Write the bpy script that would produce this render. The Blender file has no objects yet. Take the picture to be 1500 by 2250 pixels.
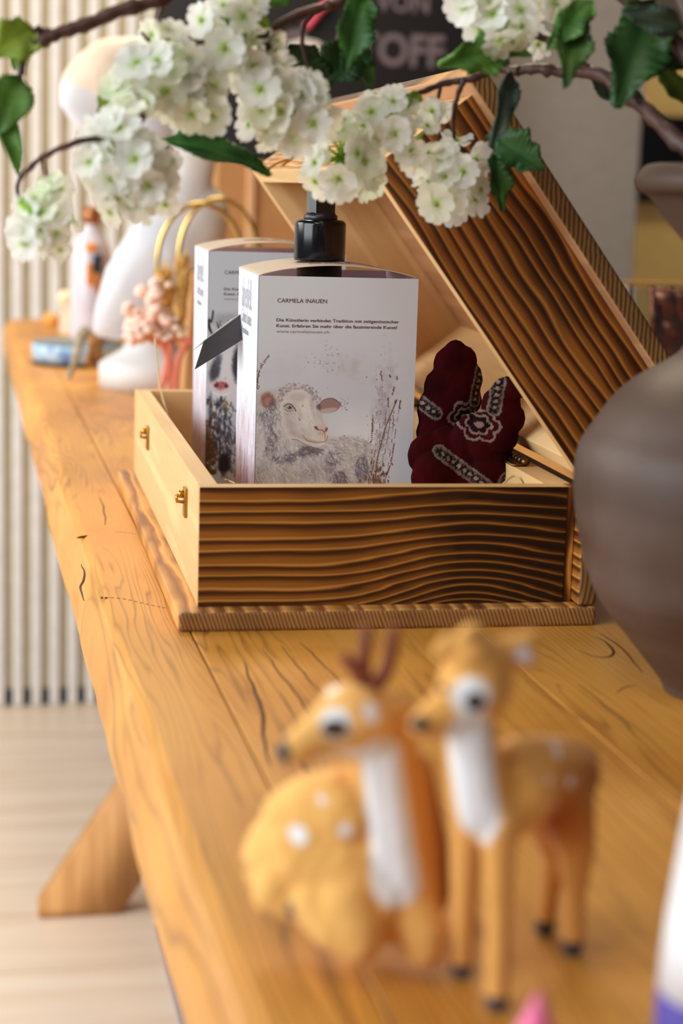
import bpy, bmesh, math, random
import numpy as np
from mathutils import Vector, Matrix, noise as mnoise

random.seed(7)
rng = np.random.default_rng(7)
PI = math.pi
C = bpy.context.scene.collection
scene = bpy.context.scene

# ---------------------------------------------------------------- camera, light, exposure
FPX = 3988.84                     # focal length in pixels of a 1500x2250 frame
YAW, PITCH, ROLL = 0.21008, 0.17687, 0.03011
TZ = 0.78                         # table top height
CAM = Vector((0, 0, TZ + 0.25))
_f = Vector((math.sin(YAW)*math.cos(PITCH), math.cos(YAW)*math.cos(PITCH), -math.sin(PITCH)))
_r0 = Vector((math.cos(YAW), -math.sin(YAW), 0)); _u0 = _r0.cross(_f)
_r = _r0*math.cos(ROLL) + _u0*math.sin(ROLL); _u = -_r0*math.sin(ROLL) + _u0*math.cos(ROLL)
cd = bpy.data.cameras.new('camera'); cam = bpy.data.objects.new('camera', cd); C.objects.link(cam)
M = Matrix((( _r.x, _u.x, -_f.x, CAM.x), (_r.y, _u.y, -_f.y, CAM.y), (_r.z, _u.z, -_f.z, CAM.z), (0, 0, 0, 1)))
cam.matrix_world = M
cd.sensor_fit = 'VERTICAL'; cd.sensor_height = 36.0; cd.lens = FPX/2250*36.0
cd.clip_start = 0.05; cd.clip_end = 60
cd.dof.use_dof = True; cd.dof.focus_distance = 1.17; cd.dof.aperture_fstop = 6.2; cd.dof.aperture_blades = 0
scene.camera = cam

def at(px, py, Y):
    """the place at distance Y down the table that is seen at pixel px, py"""
    d = _f + _r*((px-750)/FPX) - _u*((py-1125)/FPX)
    return CAM + d*(Y/d.y)
def on(px, py, z=TZ):
    d = _f + _r*((px-750)/FPX) - _u*((py-1125)/FPX)
    return CAM + d*((z-CAM.z)/d.z)

w = bpy.data.worlds.new('world'); scene.world = w; w.use_nodes = True
w.node_tree.nodes['Background'].inputs[0].default_value = (0.80, 0.86, 1.0, 1)
w.node_tree.nodes['Background'].inputs[1].default_value = 0.15
def area(name, loc, target, size, power, col, sy=None, spread=None):
    l = bpy.data.lights.new(name, 'AREA'); l.shape = 'RECTANGLE'; l.size = size; l.size_y = sy or size
    l.energy = power; l.color = col
    if spread: l.spread = spread
    o = bpy.data.objects.new(name, l); C.objects.link(o); o.location = loc
    o.rotation_euler = (Vector(target)-Vector(loc)).to_track_quat('-Z', 'Y').to_euler()
    return o
area('window_daylight', (-2.15, 0.15, 1.7), (0.25, 1.1, 0.85), 2.1, 112, (0.88, 0.96, 1.0), 1.7)
area('floor_fill_light', (-1.6, 2.2, 1.5), (-0.3, 2.6, 0.0), 1.6, 60, (1.0, 0.97, 0.92), 1.2)  # fill light added to brighten the floor, no window of its own
area('ceiling_lamp_far', (0.3, 2.7, 2.7), (0.25, 2.3, 0.8), 0.8, 46, (1.0, 0.84, 0.62), 0.8)
area('ceiling_lamp_near', (-0.35, 0.25, 2.3), (0.12, 0.75, 0.85), 0.4, 6, (1.0, 0.90, 0.76), 0.4)
area('cabinet_fill_light', (1.7, 3.5, 2.7), (1.75, 4.3, 1.1), 0.4, 16, (1.0, 0.86, 0.6), 0.4)  # unseen fill added to brighten the yellow cabinet
for i in range(5):
    l = bpy.data.lights.new('ceiling_spot', 'SPOT'); l.energy = 3.2; l.color = (1.0, 0.78, 0.5); l.spot_size = 1.2; l.shadow_soft_size = 0.03
    o = bpy.data.objects.new('ceiling_spot', l); C.objects.link(o); o.location = (-0.25+i*0.17, -0.35, 2.75)
    o.rotation_euler = (Vector((0.3, 1.5, 0.9))-o.location).to_track_quat('-Z', 'Y').to_euler()
scene.view_settings.view_transform = 'Standard'; scene.view_settings.look = 'None'
scene.view_settings.exposure = -0.55; scene.view_settings.gamma = 1.0; scene.view_settings.use_curve_mapping = False

# ---------------------------------------------------------------- helpers
def s2l(c):
    return tuple(((x/255)/12.92 if x/255 <= 0.04045 else ((x/255+0.055)/1.055)**2.4) for x in c)
def tag(o, label=None, cat=None, group=None, kind=None):
    if label: o['label'] = label
    if cat: o['category'] = cat
    if group: o['group'] = group
    if kind: o['kind'] = kind
    return o
def empty(name, loc, label=None, cat=None, group=None, rz=0):
    o = bpy.data.objects.new(name, None); C.objects.link(o); o.location = loc; o.rotation_euler = (0, 0, rz)
    o.empty_display_size = 0.02
    return tag(o, label, cat, group)
def obj(name, bm, mat, parent=None, smooth=True, local=False, recalc=True):
    """one mesh object; with a parent at a place, world-space vertices are brought into the parent's frame unless local"""
    if recalc: bmesh.ops.recalc_face_normals(bm, faces=bm.faces)
    me = bpy.data.meshes.new(name); bm.to_mesh(me); bm.free()
    for m in (mat if isinstance(mat, (list, tuple)) else [mat]): me.materials.append(m)
    if smooth:
        me.polygons.foreach_set('use_smooth', [True]*len(me.polygons))
    o = bpy.data.objects.new(name, me); C.objects.link(o)
    if parent:
        o.parent = parent
        if not local:
            me.transform(wm(parent).inverted())
    return o
def wm(o):
    m = Matrix.LocRotScale(o.location, o.rotation_euler, o.scale)
    return wm(o.parent) @ m if o.parent else m
def bx(bm, x0, x1, y0, y1, z0, z1, bev=0, seg=2, mi=0):
    v = [bm.verts.new((x, y, z)) for x in (x0, x1) for y in (y0, y1) for z in (z0, z1)]
    fs = [bm.faces.new([v[i] for i in f]) for f in ((0,1,3,2),(4,6,7,5),(0,4,5,1),(2,3,7,6),(0,2,6,4),(1,5,7,3))]
    for f in fs: f.material_index = mi
    if bev:
        es = list({e for f in fs for e in f.edges})
        bmesh.ops.bevel(bm, geom=es, offset=bev, segments=seg, profile=0.6, affect='EDGES')
    return v
def tube(bm, pts, rad, seg=8, cap=True):
    pts = [Vector(p) for p in pts]; n = len(pts)
    rs = rad if isinstance(rad, (list, tuple)) else [rad]*n
    up = Vector((0.13, 0.31, 0.94)); rings = []
    for i, p in enumerate(pts):
        t = (pts[min(i+1, n-1)] - pts[max(i-1, 0)]).normalized()
        a = t.cross(up)
        if a.length < 0.05: a = t.cross(Vector((1, 0, 0)))
        a.normalize(); b = t.cross(a); 
        rings.append([bm.verts.new(p + (a*math.cos(2*PI*k/seg) + b*math.sin(2*PI*k/seg))*rs[i]) for k in range(seg)])
    for i in range(n-1):
        for k in range(seg):
            bm.faces.new((rings[i][k], rings[i][(k+1) % seg], rings[i+1][(k+1) % seg], rings[i+1][k]))
    if cap:
        bm.faces.new(rings[0][::-1]); bm.faces.new(rings[-1])
def smoothpath(pts, sub=6):
    pts = [Vector(p) for p in pts]; out = []
    for i in range(len(pts)-1):
        p0 = pts[max(i-1, 0)]; p1 = pts[i]; p2 = pts[i+1]; p3 = pts[min(i+2, len(pts)-1)]
        for k in range(sub):
            t = k/sub
            out.append(0.5*((2*p1)+(p2-p0)*t+(2*p0-5*p1+4*p2-p3)*t*t+(3*p1-p0-3*p2+p3)*t**3))
    out.append(pts[-1]); return out
def lerpr(a, b, n): return [a+(b-a)*i/(n-1) for i in range(n)]
def lathe(bm, prof, c=(0, 0, 0), seg=48, cap=True):
    c = Vector(c); rings = []
    for r, z in prof:
        rings.append([bm.verts.new(c+Vector((r*math.cos(2*PI*k/seg), r*math.sin(2*PI*k/seg), z))) for k in range(seg)])
    for i in range(len(prof)-1):
        for k in range(seg):
            bm.faces.new((rings[i][k], rings[i][(k+1) % seg], rings[i+1][(k+1) % seg], rings[i+1][k]))
    if cap:
        bm.faces.new(rings[0][::-1]); bm.faces.new(rings[-1])
def sphere(bm, c, r, sub=2, sc=(1, 1, 1)):
    m = Matrix.Translation(Vector(c)) @ Matrix.Diagonal((r*sc[0], r*sc[1], r*sc[2], 1))
    bmesh.ops.create_icosphere(bm, subdivisions=sub, radius=1, matrix=m)

# ---------------------------------------------------------------- node materials
class NT:
    def __init__(s, name):
        s.m = bpy.data.materials.new(name); s.m.use_nodes = True; s.t = s.m.node_tree; s.b = s.t.nodes['Principled BSDF']
    def n(s, kind, **kw):
        nd = s.t.nodes.new(kind)
        for k, v in kw.items(): setattr(nd, k, v)
        return nd
    def put(s, sock, v):
        if isinstance(v, bpy.types.NodeSocket): s.t.links.new(v, sock)
        elif v is not None: sock.default_value = v
    def math(s, op, a, b=None, c=None, clamp=False):
        nd = s.n('ShaderNodeMath', operation=op, use_clamp=clamp)
        for i, v in enumerate((a, b, c)):
            if v is not None: s.put(nd.inputs[i], v)
        return nd.outputs[0]
    def xyz(s, kind='Object'):
        tc = s.n('ShaderNodeTexCoord'); sp = s.n('ShaderNodeSeparateXYZ'); s.t.links.new(tc.outputs[kind], sp.inputs[0])
        s.co = tc.outputs[kind]; return sp.outputs
    def vec(s, x, y, z):
        nd = s.n('ShaderNodeCombineXYZ')
        for i, v in enumerate((x, y, z)): s.put(nd.inputs[i], v)
        return nd.outputs[0]
    def noise(s, vec, scale=1.0, detail=3, rough=0.5):
        nd = s.n('ShaderNodeTexNoise'); s.put(nd.inputs['Vector'], vec); nd.inputs['Scale'].default_value = scale
        nd.inputs['Detail'].default_value = detail; nd.inputs['Roughness'].default_value = rough; return nd.outputs[0]
    def ramp(s, f, stops, interp='LINEAR'):
        nd = s.n('ShaderNodeValToRGB'); nd.color_ramp.interpolation = interp; e = nd.color_ramp.elements
        while len(e) < len(stops): e.new(0.5)
        for i, (p, c) in enumerate(stops): e[i].position = p; e[i].color = (*c, 1) if len(c) == 3 else c
        s.put(nd.inputs[0], f); return nd.outputs[0]
    def mix(s, f, a, b, mode='MIX'):
        nd = s.n('ShaderNodeMix', data_type='RGBA', blend_type=mode); s.put(nd.inputs[0], f)
        s.put(nd.inputs[6], a if isinstance(a, bpy.types.NodeSocket) else (*a, 1)); s.put(nd.inputs[7], b if isinstance(b, bpy.types.NodeSocket) else (*b, 1))
        return nd.outputs[2]
    def bump(s, h, strength=0.3, dist=0.001):
        nd = s.n('ShaderNodeBump'); nd.inputs['Strength'].default_value = strength; nd.inputs['Distance'].default_value = dist
        s.put(nd.inputs['Height'], h); s.t.links.new(nd.outputs[0], s.b.inputs['Normal'])
    def out(s, col=None, rough=0.5, metal=0, **kw):
        if col is not None: s.put(s.b.inputs['Base Color'], col if isinstance(col, bpy.types.NodeSocket) else (*col, 1))
        s.put(s.b.inputs['Roughness'], rough); s.b.inputs['Metallic'].default_value = metal
        for k, v in kw.items(): s.put(s.b.inputs[k.replace('_', ' ')], v)
        return s.m
def plain(name, rgb, rough=0.5, metal=0, var=0.06, scale=40, **kw):
    t = NT(name); t.xyz(); c = s2l(rgb)
    nz = t.noise(t.co, scale, 3)
    col = t.ramp(nz, [(0.3, tuple(x*(1-var) for x in c)), (0.7, tuple(min(1, x*(1+var)) for x in c))])
    return t.out(col, rough, metal, **kw)
def attr(name, rough=0.6, **kw):
    t = NT(name); a = t.n('ShaderNodeVertexColor'); a.layer_name = 'col'
    return t.out(a.outputs[0], rough, **kw)

def pale_wood(name, along='y', tint=(222, 180, 124), dark=(190, 138, 78)):
    t = NT(name); x, y, z = t.xyz()
    d = {'x': (x, y, z), 'y': (y, x, z), 'z': (z, x, y)}[along]
    v = t.vec(t.math('MULTIPLY', d[0], 4.0), t.math('MULTIPLY', d[1], 60.0), t.math('MULTIPLY', d[2], 60.0))
    n1 = t.noise(v, 1.0, 4)
    n2 = t.math('SINE', t.math('MULTIPLY', n1, 22.0))
    f = t.math('ADD', t.math('MULTIPLY', n2, 0.07), t.math('MULTIPLY', n1, 0.9))
    col = t.ramp(f, [(0.2, s2l(dark)), (0.55, s2l(tint)), (0.9, tuple(min(1, c*1.12) for c in s2l(tint)))])
    t.bump(n1, 0.15, 0.0005)
    return t.out(col, 0.5)

def torched(name, along='x', across='z', period=0.0065, wob=0.5, arch=None, burn=None, seed=0.0, cols=None, rough=0.42, thin=False, slant=0.0, burn_lo=0.33):
    """fir board scorched with a torch: soft dark bands, bright ridges"""
    t = NT(name); x, y, z = t.xyz(); D = {'x': x, 'y': y, 'z': z}
    a, c = D[along], D[across]
    cc = c
    if slant: cc = t.math('ADD', c, t.math('MULTIPLY', a, slant))
    if arch:
        x0, w0, h0, k0 = arch
        g = t.math('EXPONENT', t.math('MULTIPLY', t.math('POWER', t.math('DIVIDE', t.math('SUBTRACT', a, x0), w0), 2.0), -1.0))
        g = t.math('MULTIPLY', g, t.math('EXPONENT', t.math('MULTIPLY', c, -1.0/k0)))
        cc = t.math('SUBTRACT', cc, t.math('MULTIPLY', g, h0))
    nv = t.vec(t.math('MULTIPLY', a, 9.0), t.math('ADD', t.math('MULTIPLY', c, 16.0), seed), seed)
    nz = t.noise(nv, 1.0, 2)
    f = t.math('ADD', t.math('DIVIDE', cc, period), t.math('MULTIPLY', nz, wob*6))
    nv2 = t.vec(t.math('MULTIPLY', a, 5.0), t.math('MULTIPLY', c, 90.0), seed+3)
    nz2 = t.noise(nv2, 1.0, 2)
    f = t.math('ADD', f, t.math('MULTIPLY', nz2, 0.9))
    fr = t.math('FRACT', f)
    cols = cols or [(62, 28, 6), (128, 70, 20), (182, 116, 44), (226, 166, 84)]
    L = [s2l(q) for q in cols]
    if thin:
        col = t.ramp(fr, [(0.0, L[1]), (0.25, L[2]), (0.6, L[3]), (0.85, L[2]), (0.95, L[0]), (1.0, L[1])])
        deep = t.mix(0.45, col, (0.05, 0.018, 0.004))
    else:
        col = t.ramp(fr, [(0.0, L[3]), (0.12, L[2]), (0.34, L[2]), (0.56, L[1]), (0.74, tuple(q*0.9 for q in L[0])), (0.86, L[1]), (1.0, L[3])])
        deep = t.ramp(fr, [(0.0, L[2]), (0.12, L[1]), (0.30, tuple(q*0.45 for q in L[0])), (0.60, tuple(q*0.35 for q in L[0])), (0.84, L[0]), (0.94, L[2]), (1.0, L[3])])
    bn = t.noise(t.vec(t.math('MULTIPLY', a, 14.0), t.math('MULTIPLY', c, 22.0), seed+7), 1.0, 2)
    b = t.math('MULTIPLY', t.math('SUBTRACT', bn, burn_lo, clamp=True), 2.6, clamp=True)
    if burn:
        s0, s1 = burn
        e = t.math('DIVIDE', t.math('SUBTRACT', a, s0), s1-s0, clamp=True)
        b = t.math('ADD', t.math('MULTIPLY', b, t.math('ADD', 0.22, e)), t.math('MULTIPLY', t.math('POWER', e, 1.5), 0.9), clamp=True)
    col = t.mix(b, col, deep)
    if burn:
        e2 = t.math('MULTIPLY', t.math('POWER', e, 4.0), 0.55, clamp=True); col = t.mix(e2, col, (0.018, 0.006, 0.002))
    fine = t.noise(t.vec(t.math('MULTIPLY', a, 30.0), t.math('MULTIPLY', c, 900.0), 0.0), 1.0, 2)
    col = t.mix(0.25, col, t.ramp(fine, [(0.3, (0.55, 0.5, 0.45)), (0.7, (1, 1, 1))]), 'MULTIPLY')
    t.bump(fr, 0.18, 0.0006)
    return t.out(col, rough)

def table_wood():
    t = NT('table wood'); x, y, z = t.xyz()
    # boards along y; each board gets its own tone and grain offset
    bid = t.math('FLOOR', t.math('DIVIDE', t.math('SUBTRACT', x, 0.127), 0.165))
    off = t.math('MULTIPLY', bid, 3.7)
    v = t.vec(t.math('ADD', t.math('MULTIPLY', x, 26.0), off), t.math('ADD', t.math('MULTIPLY', y, 1.7), off), off)
    n1 = t.noise(v, 1.0, 3)
    rings = t.math('FRACT', t.math('ADD', t.math('MULTIPLY', x, 190.0), t.math('MULTIPLY', n1, 17.0)))
    line = t.ramp(rings, [(0.0, (0.24, 0.20, 0.17)), (0.07, (0.55, 0.50, 0.45)), (0.25, (0.92, 0.92, 0.92)), (0.8, (1, 1, 1)), (0.93, (0.72, 0.72, 0.72)), (1.0, (0.24, 0.20, 0.17))])
    v2 = t.vec(t.math('MULTIPLY', x, 12.0), t.math('MULTIPLY', y, 4.0), off)
    n2 = t.noise(v2, 1.0, 4, 0.6)
    base = t.ramp(n2, [(0.25, s2l((184, 116, 42))), (0.5, s2l((212, 146, 60))), (0.75, s2l((226, 164, 78)))])
    amt = t.noise(t.vec(t.math('MULTIPLY', x, 9.0), t.math('MULTIPLY', y, 2.2), 5.0), 1.0, 2)
    amt = t.math('MULTIPLY', t.math('SUBTRACT', amt, 0.30, clamp=True), 2.6, clamp=True)
    col = t.mix(amt, base, line, 'MULTIPLY')
    # rare long dark checks
    ck = t.noise(t.vec(t.math('MULTIPLY', x, 120.0), t.math('MULTIPLY', y, 3.2), 9.0), 1.0, 3)
    ckm = t.math('MULTIPLY', t.math('SUBTRACT', ck, 0.66, clamp=True), 9.0, clamp=True)
    col = t.mix(ckm, col, s2l((112, 58, 26)))
    t.bump(rings, 0.12, 0.0004)
    return t.out(col, t.math('ADD', 0.36, t.math('MULTIPLY', n2, 0.15)))

# ================================================================ the setting
def struct(o): o['kind'] = 'structure'; return o
def floor_slab():
    t = NT('floor boards'); x, y, z = t.xyz()
    row = t.math('DIVIDE', y, 0.19); rid = t.math('FLOOR', row); fr = t.math('FRACT', row)
    n = t.noise(t.vec(t.math('ADD', t.math('MULTIPLY', x, 1.6), t.math('MULTIPLY', rid, 5.3)), t.math('MULTIPLY', y, 22.0), rid), 1.0, 4)
    col = t.ramp(n, [(0.25, s2l((214, 192, 166))), (0.55, s2l((232, 216, 196))), (0.8, s2l((240, 230, 214)))])
    seam = t.math('LESS_THAN', fr, 0.02)
    col = t.mix(t.math('MULTIPLY', seam, 0.5), col, s2l((150, 128, 102)))
    return t.out(col, 0.38)
bm = bmesh.new(); bx(bm, -3.5, 4.0, -2.0, 6.5, -0.05, 0)
struct(obj('floor', bm, floor_slab(), smooth=False))
bm = bmesh.new(); bx(bm, -3.5, 0.62, 3.53, 3.63, 0.035, 3.0); bx(bm, -3.5, 0.62, 3.56, 3.63, 0.0, 0.035)
struct(obj('wall_back', bm, plain('olive beige wall', (192, 180, 150), 0.8), smooth=False))
bm = bmesh.new()
x = -3.4 + 0.0105
while x < 0.60:
    bx(bm, x, x+0.0185, 3.514, 3.53, 0.002, 3.0, 0.002, 1); x += 0.0356
struct(obj('trim_1', bm, plain('white slat', (226, 222, 220), 0.5), smooth=False))
bm = bmesh.new(); bx(bm, -3.5, 0.62, 3.5302, 3.56, 0.002, 0.035)  # dark strip painted in for the shade of the gap under the backing
struct(obj('recess_shade_strip', bm, plain('dark paint for shaded recess', (30, 26, 24), 0.8), smooth=False))
bm = bmesh.new(); bx(bm, 0.62, 4.0, 4.9, 5.0, 0, 3.2)
struct(obj('wall_far', bm, plain('grey rear wall', (120, 112, 104), 0.8), smooth=False))
bm = bmesh.new(); bx(bm, 3.9, 4.0, -2.0, 4.9, 0, 3.2)
struct(obj('wall_right', bm, plain('brown side wall', (96, 84, 74), 0.8), smooth=False))

# grey pillar behind the table, at the right
pA = at(1044, 300, 3.6); pB = at(1408, 300, 3.6)
bm = bmesh.new(); bx(bm, pA.x, pB.x, 3.6, 3.9, 0, 3.0, 0.004)
o = tag(obj('pillar', bm, plain('grey pillar paint', (158, 150, 142), 0.75)), 'plain grey square pillar standing behind the open lid of the wooden chest', 'pillar')
# yellow cabinet beyond the pillar with a dark screen on it
yA = at(1380, 640, 4.3); yB = at(1640, 140, 4.3)
cab = empty('yellow_cabinet', (yA.x, 4.3, 0), 'pale yellow cabinet beyond the grey pillar at the right edge of the photo', 'cabinet')
bm = bmesh.new(); bx(bm, yA.x, yB.x, 4.3, 4.7, 0, yB.z+0.05, 0.004); obj('body', bm, plain('yellow lacquer', (250, 214, 140), 0.6), cab)
q0 = at(1380, 444, 4.28); q1 = at(1640, 262, 4.28)
bm = bmesh.new(); bx(bm, q0.x, q1.x, 4.275, 4.3, q0.z, q1.z, 0.003)
obj('dark_panel', bm, plain('black glass panel', (14, 11, 12), 0.3), cab)

# black sign with grey lettering
sgn = empty('shop_sign', (at(335, 300, 3.42).x, 3.42, 0.4), 'black standing sign board with large grey capital letters ending in TOFF', 'sign')
sA = at(338, 470, 3.42); sB = at(1043, -120, 3.42)
bm = bmesh.new(); bx(bm, sA.x, sB.x, 3.42, 3.445, 0.0, sB.z, 0.002); obj('board', bm, plain('black board', (14, 9, 11), 0.55), sgn)
bm = bmesh.new(); bx(bm, sA.x-0.008, sA.x, 3.418, 3.447, 0.0, sB.z, 0.001); obj('frame', bm, plain('pale frame', (200, 186, 160), 0.5), sgn)
def text(name, s, size, mat, parent, origin, right, up, bold=0.0, depth=0.0002, sx=1.0, align='LEFT', spacing=1.0):
    cu = bpy.data.curves.new(name, 'FONT'); cu.body = s; cu.size = size; cu.offset = bold; cu.extrude = depth; cu.align_x = align
    cu.space_character = spacing; cu.resolution_u = 3
    tmp = bpy.data.objects.new(name, cu); C.objects.link(tmp)
    dg = bpy.context.evaluated_depsgraph_get(); me = bpy.data.meshes.new_from_object(tmp.evaluated_get(dg))
    bpy.data.objects.remove(tmp); bpy.data.curves.remove(cu)
    R = Vector(right).normalized(); U = Vector(up).normalized(); Nn = R.cross(U)
    m = Matrix(((R.x*sx, U.x, Nn.x, origin[0]), (R.y*sx, U.y, Nn.y, origin[1]), (R.z*sx, U.z, Nn.z, origin[2]), (0, 0, 0, 1)))
    me.transform(m); me.materials.clear(); me.materials.append(mat); me.name = name
    o = bpy.data.objects.new(name, me); C.objects.link(o); o.parent = parent
    me.transform(wm(parent).inverted()); return o
grey_let = plain('grey letters', (112, 98, 104), 0.6)
RX, UZ = (1, 0, 0), (0, 0, 1)
def sign_text(s, px0, px1, ybase, hpx, bold):
    a = at(px0, ybase, 3.419); b = at(px1, ybase, 3.419)
    o = text('lettering', s, hpx/FPX*3.42/0.70, grey_let, sgn, a, RX, UZ, bold)
    ws = [v.co.x for v in o.data.vertices]; wid = max(ws)-min(ws); k = (b.x-a.x)/wid; x0 = min(ws)
    for v in o.data.vertices: v.co.x = x0+(v.co.x-x0)*k
sign_text('STOFF', 738, 974, 137, 66, 0.0022)
sign_text('G', 612, 670, 134, 66, 0.0022)
sign_text('C', 392, 446, 126, 60, 0.0022)
sign_text('VON', 826, 944, 22, 40, 0.0012)
sign_text('N', 760, 796, 20, 40, 0.0012)
bm = bmesh.new(); tube(bm, smoothpath([at(672, 62, 3.41), at(690, 40, 3.41), at(712, 14, 3.41), at(738, 0, 3.41)]), [0.003]+[0.007]*17+[0.003], 8)
obj('pink_emblem', bm, plain('pink emblem', (226, 84, 110), 0.5), sgn)
bm = bmesh.new(); sphere(bm, at(672, 104, 3.415), 0.036, 2, (1, 0.1, 0.42)); obj('white_emblem', bm, plain('white emblem', (214, 204, 196), 0.5), sgn)

# ================================================================ table
tbl = empty('table', (0.45, 1.6, 0), 'long solid wood table with a worn rounded edge and crossed plank legs', 'table')
TW = table_wood()
bm = bmesh.new()
prof = [(0.0, -0.044), (-0.002, -0.034), (0.0, -0.016), (0.003, -0.0075), (0.0075, -0.0025), (0.013, 0.0), (0.0505, 0.0), (0.0505, -0.044)]
ny = 260; rings = []
for i in range(ny+1):
    y = -0.25 + (3.33+0.25)*i/ny
    e = 0.0755 + 0.0022*mnoise.noise(Vector((0, y*3.1, 0))) + 0.0012*mnoise.noise(Vector((3, y*14, 0)))
    if 1.9 < y < 2.15: e += 0.006*math.exp(-((y-2.02)/0.05)**2)
    if y > 3.25: e += 0.03*((y-3.25)/0.08)**3
    rg = []
    for j, (dx, dz) in enumerate(prof):
        wob = 0.0010*mnoise.noise(Vector((dx*200, y*26, dz*200))) if 0 < j < 5 else 0
        if j < 6: rg.append(bm.verts.new((e+dx+wob, y, TZ+dz-abs(wob)*0.4)))
        else: rg.append(bm.verts.new((0.0755+dx, y, TZ+dz)))
    rings.append(rg)
k = len(prof)
for i in range(ny):
    for j in range(k):
        bm.faces.new((rings[i][j], rings[i+1][j], rings[i+1][(j+1) % k], rings[i][(j+1) % k]))
bm.faces.new(rings[0]); bm.faces.new(rings[-1][::-1])
xs = 0.127
while xs < 0.8:
    bx(bm, xs+0.0003, xs+0.165-0.0003, -0.25, 3.33-0.004*random.random(), TZ-0.044, TZ, 0.0006, 1); xs += 0.165
top = obj('tabletop', bm, TW, tbl, smooth=False)
lw = pale_wood('leg wood', 'z', (206, 152, 92), (176, 118, 62))
def leg(x0, x1, Y0, Y1, s):
    bm = bmesh.new(); h = TZ-0.044; sh = 0.475*s
    v = []
    for Y in (Y0, Y1):
        v.append([bm.verts.new(p) for p in ((x0, Y, 0), (x1, Y, 0), (x1+sh, Y, h), (x0+sh, Y, h), (x0, Y, 0.018))])
    a, b = v
    bm.faces.new((a[0], a[1], a[2], a[3], a[4])); bm.faces.new((b[4], b[3], b[2], b[1], b[0]))
    for i in range(5): bm.faces.new((a[i], b[i], b[(i+1) % 5], a[(i+1) % 5]))
    bmesh.ops.bevel(bm, geom=list(bm.edges), offset=0.002, segments=2, affect='EDGES')
    return obj('leg', bm, lw, tbl)
for Y in (2.455, 0.10):
    leg(0.104, 0.219, Y, Y+0.04, 1); leg(0.80, 0.685, Y+0.041, Y+0.081, -1)
bm = bmesh.new(); bx(bm, 0.43, 0.47, 0.18, 2.455, 0.30, 0.40, 0.003); obj('stretcher', bm, lw, tbl)
bm = bmesh.new(); bx(bm, 0.262, 1.1, 0.3, 2.40, 0.0005, 0.006, 0.002)  # thin flat blue grey slab on the floor
tag(obj('floor_slab', bm, plain('blue grey slab', (118, 130, 156), 0.9, scale=200)), 'thin blue grey slab lying under the table', 'mat')

# dashed saw mark and cracks in the boards
DK = plain('dark crack', (84, 44, 20), 0.8)
def crack(name, pts, r0, dash=False):
    bm = bmesh.new(); q = smoothpath([on(a, b)+Vector((0, 0, -r0*.55)) for a, b in pts], 8)
    for i in range(0, len(q)-1, 2 if dash else 1):
        if dash: tube(bm, [q[i], q[i+1]], r0, 6)
    if not dash: tube(bm, [p+Vector((mnoise.noise(p*60)*.0012, 0, 0)) for p in q], [r0*(.25+.75*abs(math.sin(3.1*k/len(q)))) for k in range(len(q))], 6)
    obj(name, bm, DK, tbl)
crack('saw_mark', [(222, 1312), (270, 1316), (320, 1327), (366, 1337)], .0007, True)
crack('saw_mark', [(254, 1168), (276, 1170), (300, 1174)], .0005, True)
for pts, r0 in ((((512, 1396), (545, 1480), (574, 1560), (582, 1640), (612, 1722)), .0013), (((556, 1398), (600, 1460), (660, 1540), (700, 1610)), .0007), (((600, 1398), (660, 1470), (720, 1540)), .0006), (((640, 1396), (700, 1450), (770, 1520)), .0006), (((1210, 1396), (1300, 1440), (1345, 1440), (1330, 1410), (1280, 1388)), .0011), (((1300, 1380), (1360, 1420), (1420, 1490)), .0008), (((1240, 1480), (1340, 1560), (1420, 1640)), .0007), (((1350, 1530), (1370, 1510), (1410, 1506)), .0006), (((178, 1238), (186, 1262), (178, 1290), (186, 1318)), .0008), (((170, 1180), (196, 1176)), .0010), (((215, 1080), (228, 1120), (232, 1160)), .0008)):
    crack('grain_crack', pts, r0)
# ================================================================ wooden chest
BX, BY, AL = 0.13193, 1.00524, 0.019407
W, D, HW, TB, MG, TH, PHI, LD, DX, DZ = 0.2172, 0.4908, 0.0696, 0.0116, 0.0124, 0.0118, 0.92861, 0.0691, 0.0064, 0.0084
chest = empty('wooden_chest', (BX, BY, TZ), 'open wooden chest with scorched grain and tilted lid holding the gift boxes', 'chest', rz=-AL)
def ch(x, y, z):      # a place in the chest's frame -> world
    return chest.matrix_basis @ Vector((x, y, z)) if False else wm(chest) @ Vector((x, y, z))
PALE = pale_wood('pale fir', 'y', (232, 196, 142), (206, 160, 100)); PALEX = pale_wood('pale fir crosswise', 'x', (226, 186, 130), (196, 146, 86))
def panel(name, parent, ext, outer, inner, face, bev=0.0007):
    """board; the faces looking along the direction 'face' are scorched, the others pale"""
    bm = bmesh.new(); bx(bm, *ext, bev, 2)
    bm.normal_update()
    fs = face if isinstance(face, list) else [face]
    for f in bm.faces:
        f.material_index = 1 if any(f.normal.dot(Vector(d)) > 0.5 for d in fs) else 0
    return obj(name, bm, [inner, outer], parent, smooth=False, local=True)
z0, z1 = TB, TB+HW
m_near = torched('scorched end board', 'x', 'z', 0.0074, 0.16, arch=(0.160, 0.050, 0.046, 0.030), burn=(0.04, 0.216), seed=1.0, cols=[(56, 24, 5), (112, 60, 16), (164, 102, 36), (214, 152, 74)])
panel('end_wall', chest, (0, W, 0, TH, z0, z1), m_near, PALEX, (0, -1, 0))
panel('end_wall', chest, (0, W, D-TH, D, z0, z1), torched('scorched far board', 'x', 'z', 0.0075, 0.2, seed=5.0), PALEX, (0, 1, 0))
m_front = pale_wood('front board', 'y', (228, 190, 134), (206, 160, 102))
panel('front_wall', chest, (0.0003, TH, TH, D-TH, z0, z1), m_front, PALE, (-1, 0, 0))
m_back = torched('scorched back board', 'y', 'z', 0.007, 0.2, seed=8.0)
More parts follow.
